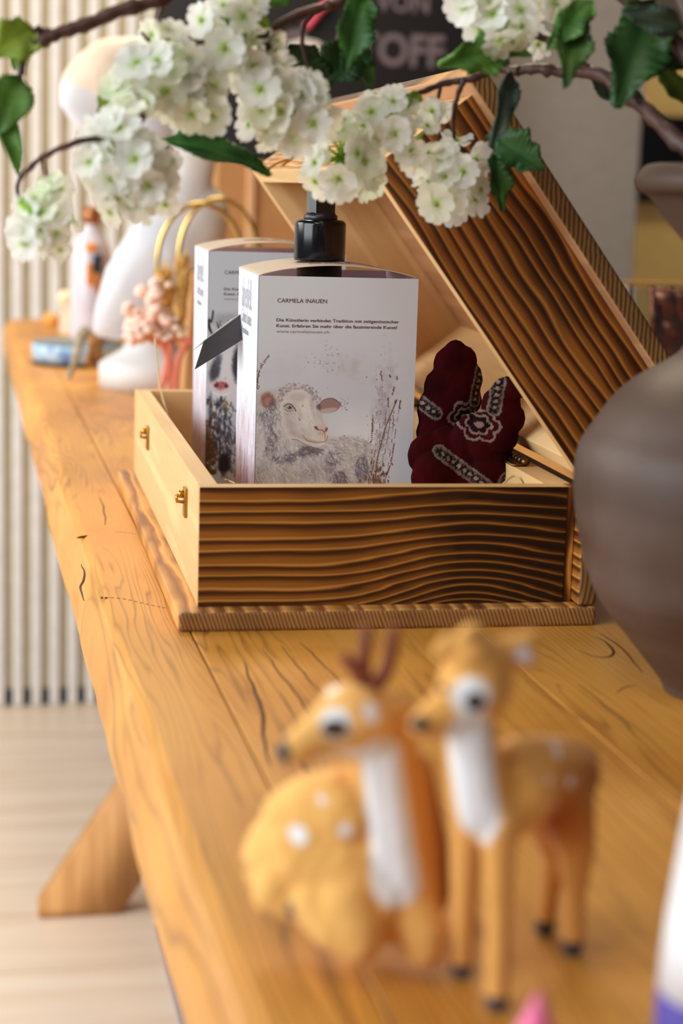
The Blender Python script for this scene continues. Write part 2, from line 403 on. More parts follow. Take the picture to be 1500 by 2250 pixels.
panel('back_wall', chest, (W-TH, W+0.0052, TH, D-TH, z0, z1), m_back, PALE, (1, 0, 0))
bm = bmesh.new(); bx(bm, W+0.0002, W+0.0052, 0.001, TH, z0, z1, 0.0006); obj('corner_strip', bm, torched('scorched strip', 'z', 'x', 0.012, 0.3, seed=2.0), chest, local=True)
m_base_end = torched('scorched end grain', 'z', 'x', 0.0023, 0.05, seed=2.0, thin=True, slant=0.35, cols=[(44, 22, 10), (104, 62, 28), (160, 108, 58), (196, 146, 90)])
m_base_top = torched('scorched base rim', 'y', 'x', 0.011, 0.30, seed=4.0, cols=[(150, 92, 56), (206, 140, 70), (226, 162, 84), (240, 186, 116)])
def plate(name, parent, ext, mats, facesel):
    bm = bmesh.new(); bx(bm, *ext, 0.0032, 4); bm.normal_update()
    for f in bm.faces: f.material_index = facesel(f.normal)
    return obj(name, bm, mats, parent, smooth=False, local=True)
selb = lambda n: 1 if n.y < -0.6 else 0
plate('base_plate', chest, (-MG, W+MG+0.005, -MG, D+MG, 0, TB), [m_base_top, m_base_end], selb)
m_spine_end = torched('scorched spine end', 'z', 'x', 0.0030, 0.25, arch=(0.03, 0.03, 0.010, 10.0), seed=12.0, thin=True, cols=[(40, 22, 10), (84, 54, 28), (128, 90, 48), (162, 120, 70)])
plate('spine_plate', chest, (W+0.0054, W+0.0054+TB, -MG, D+MG, TB+0.0004, z1-0.002), [m_back, m_spine_end], selb)
bm = bmesh.new(); bx(bm, TH, W-TH, TH, D-TH, TB, TB+0.0012); obj('bottom_lining', bm, PALE, chest, smooth=False, local=True)
# lid, swung about the line along the back wall: local -x runs to the lid's front, z towards its plate
BRASS = plain('brass', (190, 142, 62), 0.28, 1.0); DBRASS = plain('dark brass', (112, 84, 46), 0.38, 1.0)
m_lidtop = torched('scorched lid plate', 'y', 'x', 0.009, 0.3, seed=21.0)
m_lid_end_grain = torched('scorched lid end grain', 'z', 'x', 0.0046, 0.12, seed=22.0, thin=True, slant=1.33, cols=[(30, 16, 6), (80, 48, 20), (132, 90, 46), (180, 134, 80)])
bm = bmesh.new(); bx(bm, -W-MG, MG, -MG, D+MG, LD, LD+TB, 0.0022, 3); bm.normal_update()
for f in bm.faces: f.material_index = 2 if f.normal.z < -0.6 else (1 if f.normal.y < -0.6 else 0)
lid = obj('lid_plate', bm, [m_lidtop, m_lid_end_grain, pale_wood('lid inner board', 'y', (198, 150, 106), (168, 118, 78))], chest, smooth=False, local=True)
lid.location = (W+DX, 0, z1+DZ-0.002); lid.rotation_euler = (0, PHI, 0)
m_lid_near = torched('scorched lid end board', 'x', 'z', 0.0070, 0.36, seed=33.0, burn_lo=0.36, cols=[(58, 26, 6), (118, 62, 18), (172, 104, 38), (206, 140, 64)])
panel('lid_end_wall', lid, (-W, 0, 0, TH, 0, LD), m_lid_near, PALEX, (0, -1, 0))
panel('lid_end_wall', lid, (-W, 0, D-TH, D, 0, LD), torched('scorched lid far board', 'x', 'z', 0.008, 0.2, seed=35.0), PALEX, (0, 1, 0))
m_lid_front = torched('lid front board', 'y', 'z', 0.006, 0.2, seed=41.0, cols=[(176, 112, 56), (206, 144, 82), (224, 168, 104), (236, 186, 128)])
panel('lid_front_wall', lid, (-W, -W+TH, TH, D-TH, 0, LD), m_lid_front, PALE, (-1, 0, 0))
panel('lid_back_wall', lid, (-TH, 0, TH, D-TH, 0, LD), m_back, PALE, (1, 0, 0))
# hinges with their barrels in the gap along the back
for yy in (0.075, 0.38):
    bm = bmesh.new()
    for k in range(5): tube(bm, [(W-0.004, yy+k*0.008, z1+0.0028), (W-0.004, yy+k*0.008+0.0074, z1+0.0028)], 0.0024, 10)
    bx(bm, W-0.013, W-0.004, yy, yy+0.04, z1+0.0004, z1+0.0016); obj('hinge', bm, DBRASS, chest, local=True)
# catches on the front wall and hooks on the lid
for yy in (0.065, 0.345):
    bm = bmesh.new(); bx(bm, -0.0016, 0.0002, yy, yy+0.011, z1-0.030, z1-0.012, 0.0006)
    sphere(bm, (-0.0030, yy+0.0055, z1-0.016), 0.0026); tube(bm, [(-0.001, yy+0.0055, z1-0.021), (-0.0055, yy+0.0055, z1-0.0205), (-0.006, yy+0.0055, z1-0.0165)], 0.0011, 8)
    obj('catch', bm, BRASS, chest, local=True)
    bm = bmesh.new(); bx(bm, -W-0.0014, -W+0.0002, yy, yy+0.010, 0.004, 0.020, 0.0005)
    tube(bm, smoothpath([(-W-0.002, yy+0.005, 0.012), (-W-0.004, yy+0.005, 0.002), (-W-0.004, yy+0.005, -0.006), (-W-0.001, yy+0.005, -0.009)]), 0.0010, 8)
    sphere(bm, (-W-0.0025, yy+0.005, 0.014), 0.0023); obj('hook', bm, BRASS, lid, local=True)

bm = bmesh.new(); tube(bm, [(W-0.0055, 0.118, z1+0.0032), (W-0.0055, 0.262, z1+0.0032)], 0.0019, 8); obj('gap_light_bar', bm, BRASS, chest, local=True)  # brass bar added in place of the light seen through the hinge gap

# ================================================================ gift cartons with printed artwork
class Canvas:
    """print artwork, later laid on a carton face as vertex colours; 1 unit = 0.294 mm"""
    def __init__(s, w, h, bg):
        s.w, s.h = w, h; s.a = np.ones((h, w, 3))*np.array(bg, float)
    def win(s, x0, y0, x1, y1):
        x0 = max(0, int(x0)); y0 = max(0, int(y0)); x1 = min(s.w, int(x1)+2); y1 = min(s.h, int(y1)+2)
        if x1 <= x0 or y1 <= y0: return None
        yy, xx = np.mgrid[y0:y1, x0:x1]; return xx.astype(float), yy.astype(float), (slice(y0, y1), slice(x0, x1))
    def blend(s, sl, m, col):
        m = np.clip(m, 0, 1)[..., None]; s.a[sl] = s.a[sl]*(1-m)+np.array(col, float)*m
    def ell(s, cx, cy, rx, ry, col, al=1, soft=0.3, ang=0, nz=0):
        R = max(rx, ry)*1.6+2; wn = s.win(cx-R, cy-R, cx+R, cy+R)
        if not wn: return
        xx, yy, sl = wn; c, n = math.cos(ang), math.sin(ang); dx, dy = xx-cx, yy-cy
        d = np.sqrt(((dx*c+dy*n)/rx)**2+((-dx*n+dy*c)/ry)**2)
        if nz: d = d+nz*(NZ[(yy.astype(int)*3) % 600, (xx.astype(int)*3) % 600]-0.5)
        s.blend(sl, al*np.clip((1-d)/soft+0.5, 0, 1), col)
    def stroke(s, pts, wd, col, al=1, soft=0.7):
        pts = [tuple(map(float, p)) for p in pts]
        for i in range(len(pts)-1):
            (ax, ay), (bx_, by_) = pts[i], pts[i+1]
            w0 = wd if not isinstance(wd, (list, tuple)) else wd[0]+(wd[1]-wd[0])*i/max(1, len(pts)-2)
            R = w0+2; wn = s.win(min(ax, bx_)-R, min(ay, by_)-R, max(ax, bx_)+R, max(ay, by_)+R)
            if not wn: continue
            xx, yy, sl = wn; L2 = (bx_-ax)**2+(by_-ay)**2+1e-9
            t = np.clip(((xx-ax)*(bx_-ax)+(yy-ay)*(by_-ay))/L2, 0, 1)
            d = np.hypot(xx-ax-t*(bx_-ax), yy-ay-t*(by_-ay))
            s.blend(sl, al*np.clip((w0/2-d)/soft+0.5, 0, 1), col)
    def poly(s, pts, col, al=1, soft=1.5):
        xs = [p[0] for p in pts]; ys = [p[1] for p in pts]; wn = s.win(min(xs)-3, min(ys)-3, max(xs)+3, max(ys)+3)
        if not wn: return
        xx, yy, sl = wn; ins = np.zeros(xx.shape, bool); dist = np.full(xx.shape, 1e9); n = len(pts)
        for i in range(n):
            ax, ay = pts[i]; bx_, by_ = pts[(i+1) % n]
            L2 = (bx_-ax)**2+(by_-ay)**2+1e-9; t = np.clip(((xx-ax)*(bx_-ax)+(yy-ay)*(by_-ay))/L2, 0, 1)
            dist = np.minimum(dist, np.hypot(xx-ax-t*(bx_-ax), yy-ay-t*(by_-ay)))
            if ay != by_: ins ^= ((ay > yy) != (by_ > yy)) & (xx < (bx_-ax)*(yy-ay)/(by_-ay)+ax)
        s.blend(sl, al*np.clip(np.where(ins, dist, -dist)/soft+0.5, 0, 1), col)
def vnoise(h, w, cell, seed=0):
    r = np.random.default_rng(seed); gh, gw = int(h/cell)+3, int(w/cell)+3; g = r.random((gh, gw))
    y = np.arange(h)/cell; x = np.arange(w)/cell; yi = y.astype(int); xi = x.astype(int)
    fy = (y-yi); fx = (x-xi); fy = fy*fy*(3-2*fy); fx = fx*fx*(3-2*fx)
    a = g[yi][:, xi]; b = g[yi][:, xi+1]; c = g[yi+1][:, xi]; d = g[yi+1][:, xi+1]
    return (a*(1-fx)+b*fx)*(1-fy)[:, None]+(c*(1-fx)+d*fx)*fy[:, None]
NZ = vnoise(600, 600, 9, 3)*0.6+vnoise(600, 600, 3, 4)*0.4

def catmull(pts, sub=6):
    return [tuple(q)[:2] for q in smoothpath([Vector((p[0], p[1], 0)) for p in pts], sub)]

def paint_sheep():
    W_, H_ = 354, 600; c = Canvas(W_, H_, (210, 213, 221)); r = np.random.default_rng(11)
    # everything below is in photo pixels, shifted to the face
    X = lambda x: x-564; Y = lambda y: y-606
    yy = np.arange(H_)[:, None]; xx = np.arange(W_)[None, :]
    wash = np.clip((yy-130)/90, 0, 1)*np.clip((420-yy)/90, 0, 1)*(0.35+0.65*vnoise(H_, W_, 60, 5))
    c.a = c.a*(1-0.45*wash[..., None])+np.array((196, 194, 204))*0.45*wash[..., None]
    wc = np.clip((yy-255)/70, 0, 1)*np.clip((xx-120)/80, 0, 1)*np.clip((330-xx)/80, 0, 1)
    c.a = c.a*(1-0.6*wc[..., None])+np.array((238, 238, 242))*0.6*wc[..., None]
    # pale cloud and specks over the head
    for _ in range(46):
        x, y = r.normal(768, 24), r.normal(795, 14); c.ell(X(x), Y(y), r.uniform(3, 12), r.uniform(3, 9), (190, 182, 180), 0.16, 0.8, nz=0.6)
    for _ in range(60):
        x, y = r.normal(715, 16), r.normal(780, 17); c.ell(X(x), Y(y), r.uniform(0.6, 2.6), r.uniform(0.6, 2), (140, 138, 152) if r.random() < .8 else (150, 100, 130), 0.45, 0.8, nz=0.8)
    for _ in range(40):
        x, y = r.normal(610, 40), r.normal(800, 18); c.ell(X(x), Y(y), r.uniform(5, 18), r.uniform(3, 8), (202, 200, 208), 0.2, 0.9, nz=0.6)
    # body and neck fleece
    body = catmull([(560, 860), (575, 850), (600, 846), (640, 838), (690, 850), (700, 905), (712, 945), (740, 948), (780, 946), (815, 962), (838, 990), (846, 1030), (850, 1080), (852, 1210), (560, 1210)], 4)
    c.poly([(X(a), Y(b)) for a, b in body], (196, 190, 190), 0.95, 10)
    for _ in range(170):
        x, y = r.uniform(566, 845), r.uniform(900, 1200)
        if y < 960 and x > 640: continue
        c.ell(X(x), Y(y), r.uniform(5, 16), r.uniform(8, 26), [(232, 230, 230), (214, 208, 206), (158, 150, 160), (226, 222, 220), (136, 128, 142), (186, 174, 168)][r.integers(6)], r.uniform(.2, .5), 1.0, r.normal(0.4, .4), .5)
    def fleece(cx, cy, rx, ry, n, dirx, diry, cols, L=(8, 20), al=0.45, wd=(1.4, 3.4)):
        for _ in range(n):
            a = r.uniform(0, 2*PI); q = math.sqrt(r.random()); x = cx+rx*q*math.cos(a); y = cy+ry*q*math.sin(a)
            t = math.atan2(diry, dirx)+r.normal(0, 0.5); l = r.uniform(*L); cu = r.normal(0, 0.5)
            p1 = (x, y); p2 = (x+l*.5*math.cos(t), y+l*.5*math.sin(t)); p3 = (p2[0]+l*.5*math.cos(t+cu), p2[1]+l*.5*math.sin(t+cu))
            col = cols[r.integers(len(cols))]
            c.stroke([(X(p1[0]), Y(p1[1])), (X(p2[0]), Y(p2[1])), (X(p3[0]), Y(p3[1]))], r.uniform(*wd), col, al*r.uniform(0.4, 1), 0.9)
    lightc = [(226, 222, 220), (236, 234, 234), (208, 202, 198), (190, 182, 178)]; midc = [(170, 162, 164), (150, 142, 150), (188, 176, 168), (216, 210, 206)]
    fleece(610, 960, 55, 110, 700, 0.1, 1, lightc+midc); fleece(700, 1020, 90, 70, 800, 0.5, 1, lightc+midc)
    fleece(790, 1010, 55, 60, 500, 1, 0.6, lightc+midc); fleece(650, 1120, 110, 90, 500, 0, 1, lightc+midc)
    fleece(590, 1090, 40, 70, 240, 0, 1, lightc); fleece(770, 960, 46, 14, 240, 1, 0.35, midc+[(230, 226, 224)])
    dark = [(96, 90, 104), (120, 112, 126), (80, 72, 84)]
    for (cx, cy, rx, ry, n, dx_, dy_) in ((590, 905, 20, 26, 90, .2, 1), (600, 960, 14, 40, 90, .2, 1), (684, 975, 26, 10, 120, 1, .6), (650, 985, 22, 9, 60, 1, .4), (752, 1040, 20, 22, 150, .4, 1), (804, 1015, 14, 34, 150, .5, 1), (574, 1055, 14, 14, 60, 0, 1), (745, 1075, 30, 20, 80, .3, 1), (625, 1000, 24, 8, 60, 1, -.4), (640, 1055, 26, 8, 40, .4, 1), (836, 1060, 9, 26, 60, .2, 1), (700, 1060, 14, 8, 40, .4, 1), (735, 990, 18, 16, 60, .6, 1)):
        fleece(cx, cy, rx, ry, n, dx_, dy_, dark, (6, 15), 0.30)
    # head
    head = catmull([(628, 858), (648, 846), (676, 846), (694, 858), (703, 880), (712, 900), (722, 920), (727, 936), (724, 950), (712, 964), (700, 970), (680, 962), (660, 956), (640, 950), (626, 930), (618, 905), (618, 878)], 6)
    c.poly([(X(a), Y(b)) for a, b in head], (218, 212, 208), 1, 3)
    for (x, y, rx, ry, col, al) in ((640, 905, 14, 22, (196, 184, 180), .5), (668, 900, 12, 28, (230, 226, 222), .7), (700, 905, 9, 26, (206, 198, 196), .5), (662, 940, 24, 10, (196, 186, 182), .6), (690, 872, 9, 12, (176, 160, 156), .4), (655, 862, 22, 9, (186, 172, 166), .5), (712, 944, 16, 12, (224, 206, 200), .8), (704, 960, 14, 6, (232, 226, 224), .8), (645, 922, 16, 10, (184, 172, 170), .4)):
        c.ell(X(x), Y(y), rx, ry, col, al, 0.9)
    for (p1, p2, wd, col, al) in (((652, 870), (668, 930), 9, (200, 188, 184), .35), ((676, 866), (692, 925), 8, (236, 232, 230), .5), ((697, 880), (716, 922), 5, (188, 176, 174), .5), ((632, 900), (650, 940), 10, (178, 166, 166), .35), ((640, 936), (700, 962), 8, (178, 164, 162), .4), ((660, 890), (664, 905), 5, (160, 138, 130), .35), ((686, 880), (694, 900), 5, (176, 158, 152), .35)):
        c.stroke([(X(p1[0]), Y(p1[1])), (X(p2[0]), Y(p2[1]))], wd, col, al, 7)
    for _ in range(160):
        x, y = r.uniform(632, 712), r.uniform(866, 955); t = 1.1+r.normal(0, .3); l = r.uniform(4, 9)
        if (x-672)**2/1600+(y-908)**2/2400 < 1: c.stroke([(X(x), Y(y)), (X(x+l*math.cos(t)), Y(y+l*math.sin(t)))], 1.4, [(240, 236, 234), (186, 174, 172), (202, 192, 188)][r.integers(3)], .35, 1.2)
    # curly forelock
    for _ in range(420):
        a = r.uniform(PI*0.96, PI*2.02); q = r.uniform(0.72, 1.08); x = 655+45*q*math.cos(a); y = 868+32*q*math.sin(a); l = r.uniform(2, 5); t = a+r.normal(0, 0.7)
        col = [(232, 228, 226), (150, 138, 142), (186, 174, 172), (120, 108, 118), (214, 208, 206)][r.integers(5)]
        c.stroke([(X(x), Y(y)), (X(x+l*math.cos(t)), Y(y+l*math.sin(t))), (X(x+l*math.cos(t+1.1)), Y(y+l*math.sin(t+1.1)))], 1.3, col, 0.6, 0.9)
    # ears
    c.ell(X(592), Y(869), 20, 21, (196, 184, 182), 0.8, 0.3, nz=.3); c.ell(X(590), Y(869), 15, 16, (150, 100, 86), 0.95, 0.5, nz=.4); c.ell(X(592), Y(872), 9, 9, (182, 140, 126), 0.8, 0.7); c.ell(X(601), Y(880), 8, 13, (84, 72, 84), 0.55, 0.8)
    c.poly([(X(a), Y(b)) for a, b in catmull([(703, 878), (716, 866), (736, 864), (752, 877), (742, 890), (722, 895), (706, 892), (703, 878)], 5)], (160, 126, 122), 1, 2.5)
    c.poly([(X(a), Y(b)) for a, b in catmull([(708, 888), (726, 884), (744, 884), (736, 892), (720, 896), (708, 892)], 5)], (206, 184, 180), .8, 3)
    c.stroke([(X(a), Y(b)) for a, b in catmull([(703, 880), (712, 868), (732, 863), (748, 872), (753, 878)])], 1.8, (96, 82, 84), 0.7); c.ell(X(703), Y(882), 5, 6, (80, 72, 84), .7, .8)
    for _ in range(26):
        x, y = r.uniform(748, 768), r.uniform(862, 890); c.ell(X(x), Y(y), 0.8, 1, (90, 80, 90), .7)
    for _ in range(90):
        x, y = r.normal(596, 13), r.normal(895, 8); t = r.uniform(0.6, 2.2); c.stroke([(X(x), Y(y)), (X(x+7*math.cos(t)), Y(y+7*math.sin(t)))], 1.2, [(92, 84, 100), (150, 140, 148), (224, 220, 220)][r.integers(3)], .55)
    # eye
    c.ell(X(637), Y(884), 13, 10, (176, 162, 158), .6, .7); c.ell(X(638), Y(884), 6.5, 3.8, (140, 138, 146), 1, .4); c.ell(X(639), Y(884), 3.4, 3.4, (66, 62, 72), 1, .3); c.ell(X(635.5), Y(882.5), 1, 1, (232, 232, 236), .9)
    c.stroke([(X(a), Y(b)) for a, b in catmull([(626, 882), (632, 877), (641, 877), (649, 885), (653, 892)])], 1.9, (74, 62, 68), .85); c.stroke([(X(a), Y(b)) for a, b in catmull([(628, 888), (637, 892), (647, 890)])], 1.2, (110, 98, 104), .7)
    c.stroke([(X(a), Y(b)) for a, b in catmull([(626, 896), (636, 899), (648, 896)])], 1.2, (170, 156, 154), .7)
    # nose and mouth
    c.stroke([(X(a), Y(b)) for a, b in catmull([(696, 925), (702, 931), (712, 932), (718, 936), (724, 928)])], 2.0, (112, 62, 50), .9); c.ell(X(699), Y(927), 5, 3, (104, 64, 56), .8, .7, .6); c.ell(X(721), Y(930), 3.4, 4.5, (120, 72, 60), .7, .8)
    c.ell(X(711), Y(926), 9, 5, (214, 184, 176), .7, .8); c.ell(X(711), Y(938), 9, 6, (206, 168, 156), .6, .9)
    c.stroke([(X(a), Y(b)) for a, b in catmull([(717, 936), (719, 944), (719, 952)])], 1.5, (170, 96, 76), .8)
    c.stroke([(X(a), Y(b)) for a, b in catmull([(670, 945), (678, 954), (694, 958), (710, 959), (722, 954), (725, 944)])], 1.6, (140, 92, 80), .7); c.stroke([(X(a), Y(b)) for a, b in catmull([(670, 942), (676, 950), (692, 955), (712, 957)])], 3.4, (204, 160, 146), .4)
    c.stroke([(X(a), Y(b)) for a, b in catmull([(645, 952), (660, 955), (680, 966), (706, 972)])], 2.2, (140, 124, 124), .6); c.ell(X(684), Y(974), 22, 5, (104, 90, 96), .5, .9, .3)
    for (x, y) in ((668, 880), (660, 908), (662, 911), (762, 944), (808, 817), (831, 822)): c.ell(X(x), Y(y), 1.3, 1.3, (88, 76, 80), .9)
    # grasses
    br = (104, 64, 44)
    def stalk(pts, wd=1.6, al=.9, dash=False):
        q = [(X(a), Y(b)) for a, b in catmull(pts, 8)]
        if dash:
            for i in range(0, len(q)-1):
                if r.random() < 0.62: c.stroke(q[i:i+2], wd*r.uniform(.6, 1.3), br, al)
        else: c.stroke(q, wd, br, al)
    for _ in range(260):
        x, y = r.normal(850, 12), r.normal(900, 60); c.ell(X(x), Y(y), r.uniform(1, 7), r.uniform(1, 9), (160, 150, 160), .14, .9, nz=.7)
    for _ in range(150):
        x, y = r.normal(842, 10), r.normal(930, 60); c.ell(X(x), Y(y), r.uniform(.5, 1.3), r.uniform(.5, 2), (92, 84, 100), .6)
    for pts, wd, ds in (([(832, 1062), (826, 990), (824, 930), (825, 898)], 1.4, True), ([(838, 1062), (836, 1010), (848, 950), (858, 915), (877, 868)], 2.3, False), ([(845, 1062), (850, 1000), (853, 920), (858, 810)], 1.3, True), ([(850, 1062), (868, 1000), (879, 920), (885, 868)], 1.5, True), ([(846, 1062), (862, 1010), (870, 950), (872, 890)], 1.5, True), ([(830, 1062), (840, 1000), (842, 950), (840, 900)], 1.3, True), ([(852, 1050), (868, 1010), (876, 960)], 1.4, False), ([(840, 1062), (858, 960), (865, 900)], 1.2, True), ([(836, 1058), (830, 1010), (834, 960)], 1.5, True)):
        stalk(pts, wd, .9, ds)
    for (x, y, n, dx_, dy_) in ((859, 812, 3, 1, 2), (875, 815, 3, .6, 3), (871, 838, 4, -.6, 2.5), (868, 850, 2, 0, 3), (840, 805, 5, 1, 4.6), (877, 866, 5, -1, 1.4), (885, 868, 6, 0, 3.2), (858, 862, 6, 0, 3.4), (825, 905, 8, .1, 4), (824, 925, 8, 0, 4.5), (871, 900, 7, 0, 4), (872, 1004, 2, 1, 3)):
        for k in range(n): c.ell(X(x+dx_*k+r.normal(0, .7)), Y(y+dy_*k), r.uniform(1, 1.9), r.uniform(1.4, 2.6), br, .9, .5, r.normal(0, .5))
    for _ in range(150):
        x, y = r.normal(841, 13), r.normal(1050, 18); c.ell(X(x), Y(y), r.uniform(.8, 3), r.uniform(.8, 5), [br, (84, 66, 62), (140, 96, 60)][r.integers(3)], .7, .5)
    for pts in ([(566, 842), (567, 820), (572, 800), (580, 785), (590, 773)], [(566, 830), (570, 812), (573, 790)]): stalk(pts, 1.6, .85, True)
    for k in range(22): c.ell(X(566+r.normal(1, 2)), Y(806+k*1.8), r.uniform(.8, 2), r.uniform(1, 2.4), br, .8)
    for k in range(8): c.ell(X(575+k*2+r.normal(0, .8)), Y(800-k*3.6), 1.3, 1.8, br, .85)
    return c

def paint_cow():
    W_, H_ = 354, 600; c = Canvas(W_, H_, (196, 200, 208)); r = np.random.default_rng(5)
    dk = (38, 40, 52); md = (96, 100, 118)
    def P(x, y): return ((x-458)*1.168, (y-551)*1.168)      # the photo's pixels at the rear carton
    def S(pts, wd, col, al=.9): c.stroke([P(*p) for p in catmull(pts, 5)], wd, col, al)
    def E(x, y, rx, ry, col, al=1, soft=.4, ang=0): u, v = P(x, y); c.ell(u, v, rx*1.168, ry*1.168, col, al, soft, ang, nz=.35)
    E(510, 800, 60, 70, (222, 220, 224), .9, .5); E(505, 690, 40, 14, (150, 146, 150), .6, .8)
    S([(462, 690), (462, 704), (470, 718), (482, 722)], 7, dk); S([(470, 672), (469, 684), (467, 694)], 5, (50, 62, 74)); E(480, 714, 12, 9, (196, 190, 188), .9); E(474, 722, 8, 6, (92, 80, 76), .9)
    for _ in range(60):
        x, y = r.uniform(480, 560), r.normal(706, 8); t = r.uniform(-2.4, -.8); a, b = P(x, y); c.stroke([(a, b), (a+9*math.cos(t), b+9*math.sin(t))], 2, [dk, md, (220, 218, 216)][r.integers(3)], .7)
    E(478, 790, 12, 26, dk, .8, .6, .3); E(486, 775, 9, 16, md, .7, .6); E(503, 790, 15, 34, (226, 224, 228), .95); E(530, 780, 16, 40, dk, .9)
    E(492, 826, 21, 15, (228, 214, 214), 1); E(490, 824, 15, 9, (206, 112, 120), .9); E(480, 824, 5, 4, (96, 40, 44), .9); E(502, 825, 5, 4, (96, 40, 44), .9)
    for _ in range(20): E(r.normal(490, 8), r.normal(820, 5), 1.2, 1.2, (60, 34, 40), .9)
    S([(472, 838), (484, 842), (500, 842), (512, 836)], 4, (238, 234, 236)); E(502, 866, 10, 14, (200, 178, 90), .8); E(505, 862, 5, 8, (240, 236, 226), .9)
    for _ in range(420):
        y = r.uniform(845, 1005); x = r.normal(488+(y-845)*0.12, 13); t = 1.45+r.normal(0, .3); l = r.uniform(8, 20); a, b = P(x, y)
        c.stroke([(a, b), (a+l*math.cos(t), b+l*math.sin(t))], r.uniform(1.5, 4), [dk, dk, md, (214, 214, 222), (60, 66, 84)][r.integers(5)], .75)
    E(500, 985, 13, 22, (24, 22, 28), .9); E(468, 880, 5, 40, dk, .5)
    for _ in range(220):
        x, y = r.normal(456+8, 8), r.normal(950, 42); E(max(459, x), min(y, 1004), r.uniform(1, 6), r.uniform(1, 7), [(86, 58, 26), (112, 78, 34), (70, 48, 26)][r.integers(3)], .7)
    for _ in range(60): E(r.normal(478, 6), r.normal(968, 14), r.uniform(.8, 3), r.uniform(.8, 3), (98, 68, 36), .7)
    return c

def paint_side(seed):
    W_, H_ = 180, 600; c = Canvas(W_, H_, (222, 230, 244)); r = np.random.default_rng(seed)
    for _ in range(520):
        x = r.uniform(0, W_); y0_ = 600-abs(r.normal(0, 160)); l = r.uniform(30, 120)
        col = [(176, 150, 168), (196, 168, 186), (146, 108, 120), (240, 240, 246), (214, 196, 210), (130, 92, 84)][r.integers(6)]
        al = .55*min(1, max(0.08, (y0_-230)/240)); pts = [(x+r.normal(0, .8), y0_-l*k/4) for k in range(5)]; c.stroke(pts, r.uniform(1, 4), col, al, 1.2)
    for (x, y) in ((70, 330), (120, 345)): c.ell(x, y, 10, 26, (206, 150, 150), .4, .8)
    for _ in range(60):
        x = r.uniform(0, W_); c.stroke([(x, 600), (x+r.normal(0, 2), 600-r.uniform(40, 200))], r.uniform(1, 2.4), (120, 70, 60), .6)
    return c

def printed(name, cv, mat, parent, o, ux, vy, thick_n):
    """carton wall: a fine grid that carries the print, with real thickness behind it. o = top-left, ux = to the right, vy = down"""
    h, w_, _ = cv.a.shape; o, ux, vy, n = Vector(o), Vector(ux), Vector(vy), Vector(thick_n)
    gx = np.linspace(0, 1, w_); gy = np.linspace(0, 1, h); U, V = np.meshgrid(gx, gy)
    co = (np.array(o)[None, None]+U[..., None]*np.array(ux)+V[..., None]*np.array(vy)).reshape(-1, 3)
    back = np.array([o+n, o+ux+n, o+ux+vy+n, o+vy+n]); nv = len(co); co = np.vstack([co, back])
    i = np.arange(h-1)[:, None]*w_+np.arange(w_-1)[None]; q = np.stack([i, i+w_, i+w_+1, i+1], -1).reshape(-1, 4)
    c0, c1, c2, c3 = 0, w_-1, nv-1, (h-1)*w_; b0, b1, b2, b3 = nv, nv+1, nv+2, nv+3
    extra = [(b0, b1, b2, b3), (c0, c1, b1, b0), (c1, c2, b2, b1), (c2, c3, b3, b2), (c3, c0, b0, b3)]
    q = np.vstack([q, np.array(extra)])
    me = bpy.data.meshes.new(name); me.vertices.add(len(co)); me.vertices.foreach_set('co', co.ravel())
    me.loops.add(q.size); me.loops.foreach_set('vertex_index', q.ravel()); me.polygons.add(len(q))
    me.polygons.foreach_set('loop_start', np.arange(0, q.size, 4)); me.polygons.foreach_set('loop_total', np.full(len(q), 4)); me.update(); me.validate()
    a = np.clip(cv.a/255, 0, 1); lin = np.where(a <= 0.04045, a/12.92, ((a+0.055)/1.055)**2.4).reshape(-1, 3)
    colr = np.ones((len(co), 4)); colr[:nv, :3] = lin; colr[nv:, :3] = 0.55
    at_ = me.color_attributes.new('col', 'FLOAT_COLOR', 'POINT'); at_.data.foreach_set('color', colr.ravel())
    me.materials.append(mat); ob = bpy.data.objects.new(name, me); C.objects.link(ob); ob.parent = parent; return ob

PRINT = attr('printed carton', 0.42)
CREAM = plain('cream flap', (244, 230, 212), 0.5, var=0.03); INNER = plain('mauve inside of carton', (228, 214, 230), 0.6, var=0.03)
def translucent(m, f):
    t = m.node_tree; b = t.nodes['Principled BSDF']; src = b.inputs['Base Color'].links[0].from_socket; tr = t.nodes.new('ShaderNodeBsdfTranslucent'); t.links.new(src, tr.inputs[0])
    mx = t.nodes.new('ShaderNodeMixShader'); mx.inputs[0].default_value = f; t.links.new(b.outputs[0], mx.inputs[1]); t.links.new(tr.outputs[0], mx.inputs[2]); t.links.new(mx.outputs[0], t.nodes['Material Output'].inputs[0])
translucent(CREAM, .5); translucent(INNER, .3)
INK = plain('brown ink', (92, 58, 54), 0.6); INKG = plain('grey ink', (150, 138, 140), 0.6); INKS = plain('pale grey ink', (168, 164, 174), 0.6); INKD = plain('dark grey ink', (104, 104, 112), 0.6)
